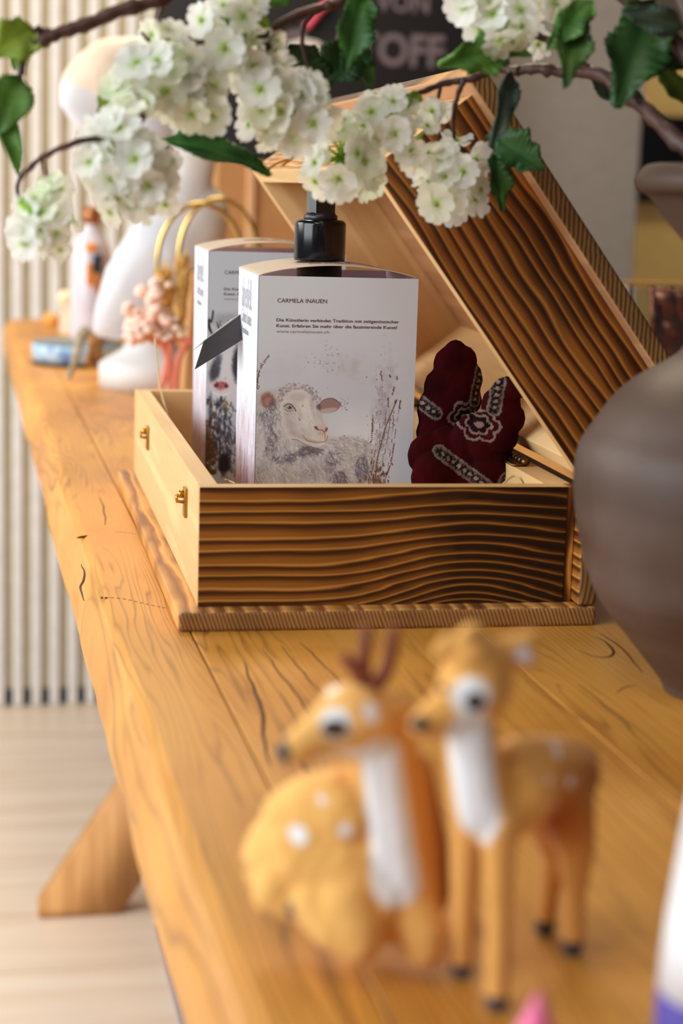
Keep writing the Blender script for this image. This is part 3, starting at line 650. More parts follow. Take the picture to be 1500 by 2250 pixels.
def carton(name, label, X, Yn, ang, zb, w_, d_, h_, art, side_seed, flaptext=False):
    root = empty(name, (X, Yn, zb), label, 'gift box', 'soap gift boxes in the chest', rz=-ang)
    # local: x to the right along the front, y deeper, z up
    printed('front_panel', art, PRINT, root, (0, 0, h_), (w_, 0, 0), (0, 0, -h_), (0, 0.0006, 0))
    printed('side_panel', paint_side(side_seed), PRINT, root, (0, d_, h_), (0, -d_, 0), (0, 0, -h_), (0.0006, 0, 0))
    bm = bmesh.new(); bx(bm, w_-0.0006, w_, 0.0006, d_, 0, h_); bx(bm, 0.0006, w_-0.0006, d_-0.0006, d_, 0, h_); bx(bm, 0.0006, w_-0.0006, 0.0006, d_-0.0006, 0, 0.0006)
    bx(bm, 0.0008, w_-0.0008, 0.0008, 0.0012, 0, h_-0.0004)
    obj('back_panels', bm, INNER, root, smooth=False, local=True)
    # bowed top flap with a hole for the neck of the pump
    bm = bmesh.new(); n = 40; m = 20; g = {}
    for i in range(n+1):
        u = i/n; z = h_+0.0002+0.0072*(1-(2*u-1)**2)**0.9
        for j in range(m+1): g[i, j] = bm.verts.new((u*w_, 0.0003+(d_-0.0006)*j/m, z))
    for i in range(n):
        for j in range(m):
            cx, cy = (i+.5)/n*w_-w_*.5, (j+.5)/m*d_-d_*.5
            if math.hypot(cx, cy) < 0.0185: continue
            bm.faces.new((g[i, j], g[i+1, j], g[i+1, j+1], g[i, j+1]))
    fl = obj('top_flap', bm, CREAM, root, local=True); sm = fl.modifiers.new('thick', 'SOLIDIFY'); sm.thickness = 0.0005; sm.offset = 0
    def T(s, px, py, hpx, bold, mat, width=None):
        # px,py in face pixels (baseline left), hpx = capital height
        k = w_/354
        ob = text('lettering', s, hpx*k/0.70, mat, root, (0, 0, 0), (1, 0, 0), (0, 0, 1), bold, 0.00004)
        ob.data.transform(wm(root))
        ws = [v.co.x for v in ob.data.vertices]; x0 = min(ws); sc = (width*k/(max(ws)-x0)) if width else 1
        for v in ob.data.vertices: v.co.x = (v.co.x-x0)*sc+px*k; v.co.z += h_-py*k; v.co.y = v.co.y-0.00012
        return ob
    def TS(s, px, py, hpx, bold, mat, width):
        k = d_/180
        ob = text('lettering', s, hpx*k/0.70, mat, root, (0, 0, 0), (1, 0, 0), (0, 0, 1), bold, 0.00004)
        ob.data.transform(wm(root)); ws = [v.co.x for v in ob.data.vertices]; x0 = min(ws); sc = width*k/(max(ws)-x0)
        for v in ob.data.vertices:
            xx = (v.co.x-x0)*sc+px*k; yy_ = v.co.y; v.co.y = d_-xx; v.co.x = -0.00012+yy_; v.co.z += h_-py*h_/600
        return ob
    T('CARMELA INAUEN', 42, 57, 9.0, 0.0, INK, 109)
    T('Die Künstlerin verbindet Tradition mit zeitgenössischer', 41, 98, 6.6, 0.00003, INK, 272)
    T('Kunst. Erfahren Sie mehr über die faszinierende Kunst!', 41, 110.5, 6.6, 0.00003, INK, 268)
    T('www.carmelainauen.ch', 41, 122.5, 6.2, 0.0, INKG, 117)
    TS('alpenfell.', 34, 82, 34, -0.00016, INKS, 92); TS('Carmela Inauen', 34, 116, 15, -0.00004, INKS, 92); TS('@ carmelainauen', 40, 140, 8, 0, INKG, 62)
    if flaptext:
        ob = text('lettering', 'DIE KUNST', 0.006, INK, root, (0, 0, 0), (1, 0, 0), (0, 0, 1), 0.0001, 0.00004); ob.data.transform(wm(root))
        ws = [v.co.x for v in ob.data.vertices]; x0 = min(ws); sc = 0.028/(max(ws)-x0)
        for v in ob.data.vertices:
            u = (v.co.x-x0)*sc+0.036; hh = v.co.z; off = v.co.y; v.co.x = u; v.co.y = 0.022+hh*1.6; uu = u/w_
            v.co.z = h_+0.0002+0.0072*(1-(2*uu-1)**2)**0.9+0.0004+off*0
    return root
c1w = 0.1032
p0 = at(568, 605.5, 1.140); hz1 = p0.z-(TZ+TB+0.002)
ft = carton('gift_carton', 'white gift box printed with a resting sheep, nearest in the chest', p0.x, 1.140, 0.036, TZ+TB+0.002, c1w, 0.108, hz1, paint_sheep(), 3, True)
p1 = at(458, 551.5, 1.345); hz2 = p1.z-(TZ+TB+0.002)
rt = carton('gift_carton', 'white gift box printed with a cow, half hidden behind the sheep box', p1.x, 1.345, 0.030, TZ+TB+0.002, c1w, 0.104, hz2, paint_cow(), 8)

# pump bottle standing in the sheep carton
BLK = plain('glossy black plastic', (10, 11, 14), 0.16, var=0.2); SAT = plain('satin black plastic', (22, 24, 28), 0.36, var=0.2)
pc = wm(ft) @ Vector((c1w*0.5-0.0045, 0.054, 0)); zc = lambda y: at(677, y, pc.y).z
pump = empty('pump_bottle', (pc.x, pc.y, TZ+TB+0.003), 'black pump dispenser bottle rising out of the sheep gift box', 'bottle')
b0 = TZ+TB+0.003; zb = zc(572)
bm = bmesh.new(); lathe(bm, [(0.030, b0), (0.0325, b0+0.004), (0.0325, zb-0.060), (0.029, zb-0.046), (0.019, zb-0.034), (0.0150, zb-0.028), (0.0150, zb-0.001)], (pc.x, pc.y, 0)); obj('bottle', bm, SAT, pump)
R = 57*pc.y/FPX*1.0
bm = bmesh.new(); pr = [(R*.98, zb), (R, zb+0.0015)]; zt = zc(482)
for k in range(7): a = k/6*PI/2; pr.append((R-0.0035+0.0035*math.cos(a), zt-0.0035+0.0035*math.sin(a)))
pr += [(R*.7, zt)]
lathe(bm, pr, (pc.x, pc.y, 0), 72); obj('collar', bm, BLK, pump)
bm = bmesh.new(); lathe(bm, [(R*.66, zt-0.001), (R*.66, zc(473)), (R*.60, zc(470)), (R*.56, zc(466))], (pc.x, pc.y, 0), 40); obj('neck_ring', bm, SAT, pump)
bm = bmesh.new()
def octo(hw, hd, ch_, z, yo=0.0):
    return [bm.verts.new((pc.x+x, pc.y+y+yo, z)) for x, y in ((-hw+ch_, -hd), (hw-ch_, -hd), (hw, -hd+ch_), (hw, hd-ch_), (hw-ch_, hd), (-hw+ch_, hd), (-hw, hd-ch_), (-hw, -hd+ch_))]
hw = 29*pc.y/FPX
rs = [octo(hw, hw, hw*.45, zc(470)), octo(hw, hw, hw*.45, zc(421)), octo(hw*.55, hw, hw*.3, zc(419)), octo(hw*.55, hw, hw*.3, zc(405))]
for i in range(3):
    for k in range(8): bm.faces.new((rs[i][k], rs[i][(k+1) % 8], rs[i+1][(k+1) % 8], rs[i+1][k]))
bm.faces.new(rs[0][::-1]); bm.faces.new(rs[-1]); obj('plunger', bm, BLK, pump, smooth=False)
bm = bmesh.new(); ztp = zc(395)
vv = [(-hw*.98, -hw*.9, zc(412)), (-hw*.2, -hw*1.0, zc(408)), (hw*2.6, -hw*.3, zc(410)), (hw*2.6, hw*.3, zc(410)), (hw, hw, zc(408)), (-hw*.98, hw, zc(412))]
vt = [(x, y*.8, ztp-(0.0008 if abs(x) > hw else 0)) for x, y, z in vv]
A = [bm.verts.new((pc.x+x, pc.y+y, z)) for x, y, z in vv]; B = [bm.verts.new((pc.x+x, pc.y+y, z)) for x, y, z in vt]
bm.faces.new(A[::-1]); bm.faces.new(B)
for k in range(6): bm.faces.new((A[k], A[(k+1) % 6], B[(k+1) % 6], B[k]))
bmesh.ops.bevel(bm, geom=list(bm.edges), offset=0.0006, segments=2, affect='EDGES'); obj('spout', bm, SAT, pump, smooth=False)
# rear bottle: only its black neck shows above the sheep carton's corner
pr2 = wm(rt) @ Vector((c1w*0.5+0.004, 0.052, 0))

# tag card sticking out between the cartons
bm = bmesh.new()
K = [at(428, 812, 1.20), at(447, 752, 1.215), at(532, 690, 1.235), at(540, 742, 1.22)]
v = [bm.verts.new(p) for p in K]; v2 = [bm.verts.new(p+Vector((0, 0.0006, 0.0003))) for p in K]
bm.faces.new(v); bm.faces.new(v2[::-1])
for i in range(4): bm.faces.new((v[i], v2[i], v2[(i+1) % 4], v[(i+1) % 4]))
card = obj('folded_card', bm, plain('dark card', (50, 42, 44), 0.45), smooth=False)
tag(card, 'dark folded card sticking out left between the two gift boxes', 'card')
bm = bmesh.new(); K2 = [at(447, 752, 1.215), at(424, 772, 1.25), at(505, 706, 1.28), at(532, 690, 1.235)]
v = [bm.verts.new(p+Vector((0, 0.0004, 0.0003))) for p in K2]; v2 = [bm.verts.new(p+Vector((0, 0.0004, 0.0009))) for p in K2]
bm.faces.new(v[::-1]); bm.faces.new(v2)
for i in range(4): bm.faces.new((v[i], v[(i+1) % 4], v2[(i+1) % 4], v2[i]))
obj('upper_leaf', bm, plain('grey card face', (150, 146, 142), 0.6), card, smooth=False)

# ---------------------------------------------------------------- red bandana wrapped in the chest
def lobe_mat():
    return attr('printed red cotton', 0.85)
RED = np.array((58, 4, 8)); DRED = np.array((66, 6, 12)); BLACKR = np.array((20, 8, 10)); CR = np.array((150, 128, 116))  # red and cream darkened to hold the shade inside the chest
def blobmesh(name, prims, voxel, smooth_it, parent, mat, paint, local_off=None):
    """one continuous skin over many overlapping balls, remeshed and painted by place"""
    bm = bmesh.new()
    for (p, r_) in prims:
        r3 = r_ if isinstance(r_, tuple) else (r_, r_, r_)
        bmesh.ops.create_icosphere(bm, subdivisions=2, radius=1, matrix=Matrix.Translation(p) @ Matrix.Diagonal((*r3, 1)))
    me = bpy.data.meshes.new(name); bm.to_mesh(me); bm.free(); tmp = bpy.data.objects.new(name, me); C.objects.link(tmp)
    m1 = tmp.modifiers.new('r', 'REMESH'); m1.mode = 'VOXEL'; m1.voxel_size = voxel
    m2 = tmp.modifiers.new('s', 'SMOOTH'); m2.factor = 0.5; m2.iterations = smooth_it
    dg = bpy.context.evaluated_depsgraph_get(); out = bpy.data.meshes.new_from_object(tmp.evaluated_get(dg)); bpy.data.objects.remove(tmp); bpy.data.meshes.remove(me)
    out.name = name; n = len(out.vertices); co = np.empty(n*3); out.vertices.foreach_get('co', co); co = co.reshape(-1, 3)
    no = np.empty(n*3); out.vertices.foreach_get('normal', no); no = no.reshape(-1, 3)
    col = paint(co, no)/255.0; col = np.clip(col, 0, 1); lin = np.where(col <= 0.04045, col/12.92, ((col+0.055)/1.055)**2.4)
    ca = np.ones((n, 4)); ca[:, :3] = lin; a_ = out.color_attributes.new('col', 'FLOAT_COLOR', 'POINT'); a_.data.foreach_set('color', ca.ravel())
    out.materials.clear(); out.materials.append(mat); out.polygons.foreach_set('use_smooth', [True]*len(out.polygons))
    o = bpy.data.objects.new(name, out); C.objects.link(o)
    if parent: o.parent = parent; out.transform(wm(parent).inverted())
    return o
def chain(pts, rs, step=0.35):
    out = []
    for i in range(len(pts)-1):
        a, b = Vector(pts[i]), Vector(pts[i+1]); n = max(2, int((b-a).length/(min(rs[i], rs[i+1])*step))+1)
        for k in range(n):
            t = k/n; out.append((a.lerp(b, t), rs[i]*(1-t)+rs[i+1]*t))
    out.append((Vector(pts[-1]), rs[-1])); return out
prims = []
YB = 1.14
def L(px, py, r_px, Y=YB): return (at(px, py, Y), r_px*Y/FPX)
for (px, py, rr, Y) in ((992, 800, 42, YB), (1015, 792, 34, YB), (1008, 835, 54, YB), (1000, 880, 60, YB), (975, 850, 46, YB), (972, 900, 58, YB), (972, 950, 60, YB), (1000, 772, 26, YB), (1112, 862, 36, YB-.045), (1135, 850, 28, YB-.05), (1100, 890, 46, YB-.045), (1090, 930, 52, YB-.04), (1080, 975, 52, YB-.04), (1118, 920, 38, YB-.05), (1105, 960, 36, YB-.05), (985, 1000, 66, YB-.02), (1030, 1050, 62, YB-.03), (960, 1050, 60, YB-.03), (1080, 1040, 46, YB-.04), (1045, 960, 56, YB-.03), (945, 1000, 52, YB-.02)):
    p, r_ = L(px, py, rr*1.07, Y); prims.append((p, (r_, r_*.6, r_)))
def paint_bandana(co, no):
    n = len(co); col = np.tile(RED.astype(float), (n, 1))
    nz = np.array([mnoise.noise(Vector(p)*70) for p in co]); col *= (0.85+0.3*nz)[:, None]
    # border bands run diagonally over the cloth
    c0 = np.array(at(1030, 922, YB-.02)); d = co-c0
    sx, sz = d[:, 0]/1.24*FPX, -d[:, 2]/1.24*FPX       # offsets in tenths of a thread, cloth plane
    rad = np.hypot(sx, sz); ang = np.arctan2(sz, sx)
    petal = 26+9*np.abs(np.cos(3*ang))
    ringm = (np.abs(rad-petal) < 2.6) | (np.abs(rad-petal*.6) < 2.0) | ((rad < 7))
    col[ringm] = CR*.8
    col[(rad < petal*.6-2) & (rad > 9)] = BLACKR*1.2
    for (ax, az, bx_, bz) in ((34, -95, 22, -34), (-70, 62, 38, 140), (-62, -8, -110, -44), (40, 150, 60, 110)):
        L2 = (bx_-ax)**2+(bz-az)**2; t = ((sx-ax)*(bx_-ax)+(sz-az)*(bz-az))/L2; tt = np.clip(t, 0, 1)
        dd = np.hypot(sx-ax-tt*(bx_-ax), sz-az-tt*(bz-az)); band = dd < 15
        col[band] = BLACKR*1.3+8
        col[(np.abs(dd-12) < 1.9)] = CR*.75
        s_ = t*math.sqrt(L2); dots = band & (((s_ % 13)-6.5)**2+(dd)**2 < 16); col[dots] = CR*.9
        wave = band & (np.abs(dd-8-2*np.sin(s_*.8)) < 1.0); col[wave] = CR*.6
    return col
bd = blobmesh('bandana', prims, 0.0010, 9, None, attr('printed red cotton', 0.95, Specular_IOR_Level=0.08), paint_bandana)
tag(bd, 'dark red bandana cloth knotted with folds, right of the sheep gift box in the chest', 'cloth')

# wood wool strands
for i, (a, b, c_) in enumerate((((1105, 1064, 1.05), (1128, 1046, 1.06), (1150, 1066, 1.05)), ((1160, 1062, 1.07), (1168, 1048, 1.07), (1172, 1064, 1.06)), ((340, 745, 1.40), (352, 850, 1.41), (366, 905, 1.40)), ((494, 1054, 1.07), (505, 1058, 1.07), (516, 1062, 1.06)))):
    bm = bmesh.new(); pts = [at(*a), at(*b), at(*c_)]
    p_ = smoothpath(pts, 6)
    if i != 2: p_.append(Vector((p_[-1].x+0.004, p_[-1].y+0.01, TZ+TB+0.004)))
    else: p_.append(Vector((p_[-1].x+0.004, p_[-1].y-0.02, TZ+TB+0.004)))
    tube(bm, p_, 0.0007, 5)
    tag(obj('wood_wool_strand', bm, plain('wood wool', (206, 186, 130), 0.7)), ('bent pale wood wool strand by the right hinge inside the chest', 'short wood wool curl beside the bent strand in the chest', 'long thin straw rising from the far left corner of the chest', 'tiny yellow straw at the foot of the cow gift box')[i], 'straw', 'wood wool strands')

# ================================================================ dark clay vase
def clay():
    t = NT('dark clay'); x, y, z = t.xyz(); n = t.noise(t.co, 14, 4); n2 = t.noise(t.vec(t.math('MULTIPLY', x, 6.0), y, t.math('MULTIPLY', z, 40.0)), 1.0, 3)
    col = t.ramp(t.math('ADD', t.math('MULTIPLY', n, .6), t.math('MULTIPLY', n2, .4)), [(0.3, s2l((58, 39, 28))), (0.5, s2l((76, 55, 44))), (0.75, s2l((98, 82, 76)))])
    t.bump(n, 0.2, 0.002); return t.out(col, 0.55)
vb = on(1592, 1520); VX, VY = vb.x, vb.y
vz = lambda py: at(1592, py, VY).z
vr = lambda px: (1592-px)/FPX*(VY*1.02+0.02)
prof_px = [(0, 1560), (128, 1560), (132, 1530), (143, 1498), (204, 1424), (284, 1328), (318, 1250), (344, 1150), (353, 1060), (345, 992), (316, 940), (275, 879), (229, 836), (150, 784), (120, 735), (112, 680), (118, 600), (142, 545), (166, 515), (196, 479), (226, 438), (248, 424), (258, 404), (250, 382), (228, 364), (190, 366), (170, 400), (140, 460), (110, 540), (92, 620), (0, 660)]
P_ = [(max(0.0004, r_/FPX*VY*1.115), vz(y_)) for r_, y_ in prof_px]
P_[0] = (0.0004, TZ+0.0003); P_[1] = (P_[1][0], TZ+0.0003)
sp_ = smoothpath([Vector((a, 0, b)) for a, b in P_[1:-1]], 5)
bm = bmesh.new(); lathe(bm, [(0.0004, TZ+0.0003)]+[(max(.0004, q.x), max(TZ+.0003, q.z)) for q in sp_]+[P_[-1]], (VX, VY, 0), 72)
vase = tag(obj('vase', bm, clay()), 'big dark brown clay vase with flared lip at the right edge, holding the blossom branches', 'vase')

# ================================================================ snowball branches
def petal_mat():
    t = NT('petal'); a = t.n('ShaderNodeVertexColor'); a.layer_name = 'col'
    oi = t.n('ShaderNodeObjectInfo')
    tint = t.ramp(oi.outputs['Random'], [(0.0, (0.92, 0.99, 0.78)), (0.22, (1, 1, 1)), (0.8, (1.0, 1.0, 1.0)), (1.0, (0.99, 0.97, 0.80))])
    col = t.mix(1.0, a.outputs[0], tint, 'MULTIPLY')
    t.out(col, 0.6)
    tr = t.n('ShaderNodeBsdfTranslucent'); t.t.links.new(col, tr.inputs[0])
    mx = t.n('ShaderNodeMixShader'); mx.inputs[0].default_value = 0.45
    t.t.links.new(t.b.outputs[0], mx.inputs[1]); t.t.links.new(tr.outputs[0], mx.inputs[2])
    t.t.links.new(mx.outputs[0], t.t.nodes['Material Output'].inputs[0]); return t.m
PETAL = petal_mat()
def leaf_mat(name, c1, c2):
    t = NT(name); x, y, z = t.xyz(); n = t.noise(t.co, 55, 3)
    a = t.n('ShaderNodeVertexColor'); a.layer_name = 'col'
    col = t.mix(1.0, t.ramp(n, [(0.3, s2l(c1)), (0.7, s2l(c2))]), a.outputs[0], 'MULTIPLY'); t.out(col, 0.45)
    tr = t.n('ShaderNodeBsdfTranslucent'); t.t.links.new(col, tr.inputs[0]); mx = t.n('ShaderNodeMixShader'); mx.inputs[0].default_value = 0.3
    t.t.links.new(t.b.outputs[0], mx.inputs[1]); t.t.links.new(tr.outputs[0], mx.inputs[2]); t.t.links.new(mx.outputs[0], t.t.nodes['Material Output'].inputs[0]); return t.m
LG = leaf_mat('light green leaf', (128, 158, 48), (172, 196, 86)); MG_ = leaf_mat('mid green leaf', (70, 122, 50), (120, 164, 80)); DG = leaf_mat('dark green leaf', (34, 78, 34), (72, 120, 52)); GG = leaf_mat('grey green leaf', (70, 100, 92), (112, 136, 124))
BARK = plain('branch bark', (74, 44, 36), 0.5, scale=200, var=.25); CALYX = plain('fresh green stalk', (150, 196, 70), 0.6)
def floret_mesh(seed):
    """five rounded, cupped petals about a green eye; faces +z, radius 1"""
    r = random.Random(seed); bm = bmesh.new(); lay = bm.verts.layers.float_color.new('col')
    for p in range(5):
        a0 = 2*PI*p/5+r.uniform(-.08, .08); w0 = r.uniform(.68, .86); cup = r.uniform(.02, .34); ln = r.uniform(.9, 1.06); tw = r.uniform(-.15, .15)
        g = {}
        for i in range(7):
            u = i/6; rad = ln*(0.08+0.92*u); hw = w0*(0.10+0.52*math.sin(min(1, u*1.12)*PI*0.62)**1.1)*(1 if u < .8 else math.sqrt(max(0, 1-((u-.8)/.235)**2)))
            for j in range(5):
                v = (j-2)/2; x_ = rad-(0.07*(1-abs(v)) if i == 6 else 0); y_ = hw*v
                z_ = cup*(u**1.6)+0.10*v*v*hw*2-0.12*max(0, u-.75)*2+0.05*math.sin(u*5+v*3+r.random())+tw*v*u*.5
                q = Vector((x_, y_, z_)); q.rotate(Matrix.Rotation(a0, 3, 'Z')); vt = bm.verts.new(q)
                k = max(0, 1-u*2.7); k = k**1.3; c = [0.97*(1-k)+0.55*k, 0.97*(1-k)+0.74*k, 0.94*(1-k)+0.18*k]
                vt[lay] = (*c, 1); g[i, j] = vt
        for i in range(6):
            for j in range(4): bm.faces.new((g[i, j], g[i+1, j], g[i+1, j+1], g[i, j+1]))
    k0 = len(bm.verts); bmesh.ops.create_icosphere(bm, subdivisions=1, radius=0.13, matrix=Matrix.Translation((0, 0, .05)))
    bm.verts.ensure_lookup_table()
    for v in bm.verts[k0:]: v[lay] = (0.50, 0.66, 0.14, 1)
    k0 = len(bm.verts)
    tube(bm, [(0, 0, 0), (0.05, 0.02, -.5), (0.02, 0, -1.1)], [0.09, 0.05, 0.04], 5)
    bm.verts.ensure_lookup_table()
    for v in bm.verts[k0:]: v[lay] = (0.55, 0.68, 0.25, 1)
    me = bpy.data.meshes.new('floret'); bm.to_mesh(me); bm.free(); me.materials.append(PETAL); me.polygons.foreach_set('use_smooth', [True]*len(me.polygons)); return me
FM = [floret_mesh(s) for s in range(7)]
proto = bpy.data.objects.new('floret', FM[0])
VIEW = (-_f).normalized()
def cluster(branch, px, py, rx, ry, n, Y, fr=38, seed=0, boost=1.0):
    n = max(2, int(n*.8)); fr *= 1.08
    """ball of florets round (px,py); the core is the branching green stalk"""
    r = random.Random(seed*31+int(px)); c = at(px, py, Y); k = Y*1.03/FPX; RX, RY, RZ = rx*k, ry*k, (rx+ry)*.5*k
    bm = bmesh.new(); pos = []
    # spread directions over the ball evenly, most of them in the half that can be seen
    N = n; ga = PI*(3-math.sqrt(5))
    for i in range(N):
        h = 1-2*(i+.5)/N; rad = math.sqrt(1-h*h); th = ga*i+seed
        d = Vector((rad*math.cos(th), h*0.9+r.uniform(-.1, .1), rad*math.sin(th)))
        if d.y > 0.25: d.y = -d.y*0.6
        d.normalize(); q = r.uniform(.62, 1.14)
        p = c+Vector((d.x*RX*q, d.y*RZ*q, d.z*RY*q)); pos.append((p, d))
    for p, d in pos:
        tube(bm, [c+Vector((0, RZ*.1, 0)), c.lerp(p, .6)+Vector((0, 0, -.0015)), p-d*.004], [0.0011, 0.0008, 0.0006], 5)
    cl = obj('flower_cluster', bm, CALYX, branch)
    inv = wm(branch).inverted()
    for p, d in pos:
        o = proto.copy(); o.data = FM[r.randrange(7)]; C.objects.link(o); o.parent = cl
        nrm = (d*0.9+VIEW*r.uniform(0.1, 1.0)*boost+Vector((r.uniform(-.6, .4), r.uniform(-.3, .3), r.uniform(-.4, .5)))).normalized()
        s = fr*k*r.uniform(.72, 1.16)
        o.matrix_basis = inv @ Matrix.LocRotScale(p, nrm.to_track_quat('Z', 'Y') @ Matrix.Rotation(r.uniform(0, 6.28), 3, 'Z').to_quaternion(), (s, s, s*r.uniform(.8, 1.3)))
    return cl
def leaf(branch, b, t, wpx, mat, Y0, Y1, lobes=3, fold=0.35, curl=0.1, roll=0.0, shade=1.0, label=None):
    """toothed leaf from base pixel b to tip pixel t; blade has a midrib fold and a droop"""
    B, T = at(*b, Y0), at(*t, Y1); ax = T-B; Lg = ax.length; ax.normalize(); side = ax.cross(VIEW).normalized(); nrm = side.cross(ax).normalized()
    side, nrm = side*math.cos(roll)+nrm*math.sin(roll), nrm*math.cos(roll)-side*math.sin(roll)
    hw = wpx/2*Y0*1.03/FPX; bm = bmesh.new(); lay = bm.verts.layers.float_color.new('col'); n = 36; m = 5; g = {}
    rr = random.Random(int(b[0]*7+b[1]))
    ph = rr.uniform(0, 6)
    for i in range(n+1):
        u = i/n; wv = (math.sin(PI*min(1, u**0.72))**0.62)*(1-0.35*u)
        if lobes: wv *= 1+0.16*math.sin(lobes*2*PI*u+1.2)
        wv *= 1-0.10*(i % 3)/2 if 0 < u < 1 else 1
        wv = max(wv, 0.012)
        for j in range(-m, m+1):
            v = j/m; off = abs(v)*hw*wv
            p = B+ax*(Lg*(u+0.10*abs(v)*wv*(1-u)-(0.035*abs(v) if i % 3 == 0 else 0)))+side*(v*hw*wv)+nrm*(fold*off-curl*Lg*(u-.5)**2*1.6+0.03*Lg*math.sin(u*11+v*4+ph)*abs(v))
            vt = bm.verts.new(p); vein = 1.0+(.32 if j == 0 else 0)+(0.14 if (i+abs(j)) % 5 == 0 else 0)
            vt[lay] = (vein*shade, vein*shade, vein*shade*.95, 1); g[i, j] = vt
    for i in range(n):
        for j in range(-m, m): bm.faces.new((g[i, j], g[i+1, j], g[i+1, j+1], g[i, j+1]))
    o = obj('leaf', bm, mat, branch)
    md = o.modifiers.new('thick', 'SOLIDIFY'); md.thickness = 0.0004
    return o
def stem(branch, pts, r0, r1, name='stem'):
    q = smoothpath([at(*p) for p in pts], 6); n = len(q); rr = random.Random(len(pts)+int(pts[0][0]))
    bm = bmesh.new(); tube(bm, [p+Vector((rr.uniform(-1, 1), 0, rr.uniform(-1, 1)))*r0*.12 for p in q], [(r0+(r1-r0)*i/(n-1))*(1+.10*math.sin(i*1.7)+(0.25 if i % 9 == 0 else 0)) for i in range(n)], 9)
    return obj(name, bm, BARK, branch)

b1 = empty('blossom_branch', (VX, VY, TZ+.25), 'thick brown branch with white blossom clusters reaching left over the open lid', 'branch', 'snowball blossom branches in the vase')
stem(b1, [(1640, 600, VY), (1620, 480, VY), (1560, 372, VY+.005), (1490, 310, VY+.02), (1420, 245, VY+.04), (1360, 190, VY+.06), (1300, 160, VY+.075), (1235, 158, VY+.09), (1175, 150, VY+.10), (1120, 158, VY+.11)], .0050, .0026)
stem(b1, [(1140, 157, VY+.105), (1090, 150, VY+.115), (1040, 172, .96), (985, 180, .965), (930, 200, .965), (880, 222, .965), (820, 225, .965), (775, 258, .965)], .0024, .0012)
stem(b1, [(1300, 160, VY+.075), (1240, 110, VY+.08), (1180, 78, .93), (1130, 60, .93)], .0026, .0016)
stem(b1, [(1020, 175, .96), (1005, 210, .962), (996, 260, .965), (1000, 330, .97)], .0016, .0010)
stem(b1, [(968, 182, .965), (963, 215, .965), (955, 240, .965)], .0013, .0008)
cluster(b1, 1000, 352, 60, 42, 9, .965, 42, 3); cluster(b1, 985, 420, 78, 48, 12, .968, 36, 4)
cluster(b1, 845, 255, 62, 62, 13, .955, 36, 5); cluster(b1, 905, 315, 50, 46, 9, .96, 36, 15)
cluster(b1, 752, 345, 84, 74, 22, .965, 38, 6); cluster(b1, 960, 240, 20, 22, 3, .965, 28, 16)
cluster(b1, 1098, 45, 56, 50, 11, .92, 38, 9); cluster(b1, 1030, 6, 22, 20, 4, .92, 34, 10); cluster(b1, 1215, -12, 62, 30, 8, .93, 38, 11); cluster(b1, 1165, 88, 22, 20, 3, .94, 30, 12)
leaf(b1, (1125, 108), (968, 142), 100, MG_, .93, .90, 3, .25, .1, .2, 1.25)
leaf(b1, (1078, 92), (1168, 122), 52, MG_, .93, .92, 2, .3)
leaf(b1, (1125, 158), (1080, 322), 66, GG, .93, .91, 0, .5, .1, .6, .62)
leaf(b1, (1092, 300), (1196, 372), 108, DG, .95, .94, 3, .3, .1, -.2, .9)
leaf(b1, (1090, 330), (1104, 468), 66, DG, .95, .95, 2, .4, .1, .3, .8)
leaf(b1, (1262, 15), (1242, 192), 104, MG_, .90, .87, 2, .45, .1, .3, .62)
leaf(b1, (1300, 0), (1200, 110), 80, MG_, .89, .88, 2, .3, .1, 0, .9)
leaf(b1, (1440, 5), (1352, 236), 170, DG, .90, .88, 2, .3, .1, 0, .75)
leaf(b1, (1500, 62), (1366, 20), 78, GG, .86, .85, 0, .2, .1, .3, .75)
leaf(b1, (1300, 168), (1384, 224), 70, GG, .93, .94, 0, .2, .1, 0, .62)
leaf(b1, (1500, 150), (1440, 60), 80, DG, .90, .90, 2, .3, .1, 0, .7)
leaf(b1, (1452, 150), (1512, 232), 60, LG, .90, .90, 2, .3, .1, 0, .5)
leaf(b1, (1070, 300), (1140, 330), 40, DG, .955, .955, 0)
leaf(b1, (900, 205), (868, 262), 34, LG, .955, .95, 0, .4); leaf(b1, (925, 208), (885, 232), 36, LG, .96, .955, 0, .4)

b2 = empty('blossom_branch', (VX+.004, VY+.006, TZ+.25), 'overhead branch with the biggest white blossom clusters and a drooping end at far left', 'branch', 'snowball blossom branches in the vase')
stem(b2, [(1668, 600, VY+.006), (1655, 480, VY+.006), (1590, 300, VY+.02), (1480, 90, VY+.05), (1200, -110, .92), (980, -90, .93), (820, -40, .93), (745, 5, .93), (700, 18, .93), (640, 40, .93), (590, 80, .93), (600, 170, .93)], .0045, .0018)
stem(b2, [(700, 18, .93), (668, 50, .93), (664, 95, .93), (678, 150, .93)], .0017, .0010)
stem(b2, [(590, 80, .93), (500, 90, .93), (430, 100, .93), (390, 150, .93), (330, 230, .92), (280, 290, .90), (170, 312, .89), (96, 345, .89), (50, 385, .89), (38, 412, .89), (46, 438, .89)], .0020, .0011)
stem(b2, [(96, 352, .89), (98, 372, .89), (104, 388, .89)], .0009, .0007)
stem(b2, [(378, -20, .93), (350, 30, .93), (345, 70, .93), (330, 90, .93), (310, 70, .93)], .0018, .0008)
cluster(b2, 500, 55, 54, 72, 20, .93, 36, 21); cluster(b2, 548, 130, 40, 44, 9, .93, 38, 22)
cluster(b2, 590, 205, 60, 60, 14, .935, 38, 23); cluster(b2, 655, 250, 56, 58, 12, .935, 40, 24); cluster(b2, 590, 275, 58, 50, 11, .94, 34, 25); cluster(b2, 672, 205, 24, 20, 3, .93, 42, 26)
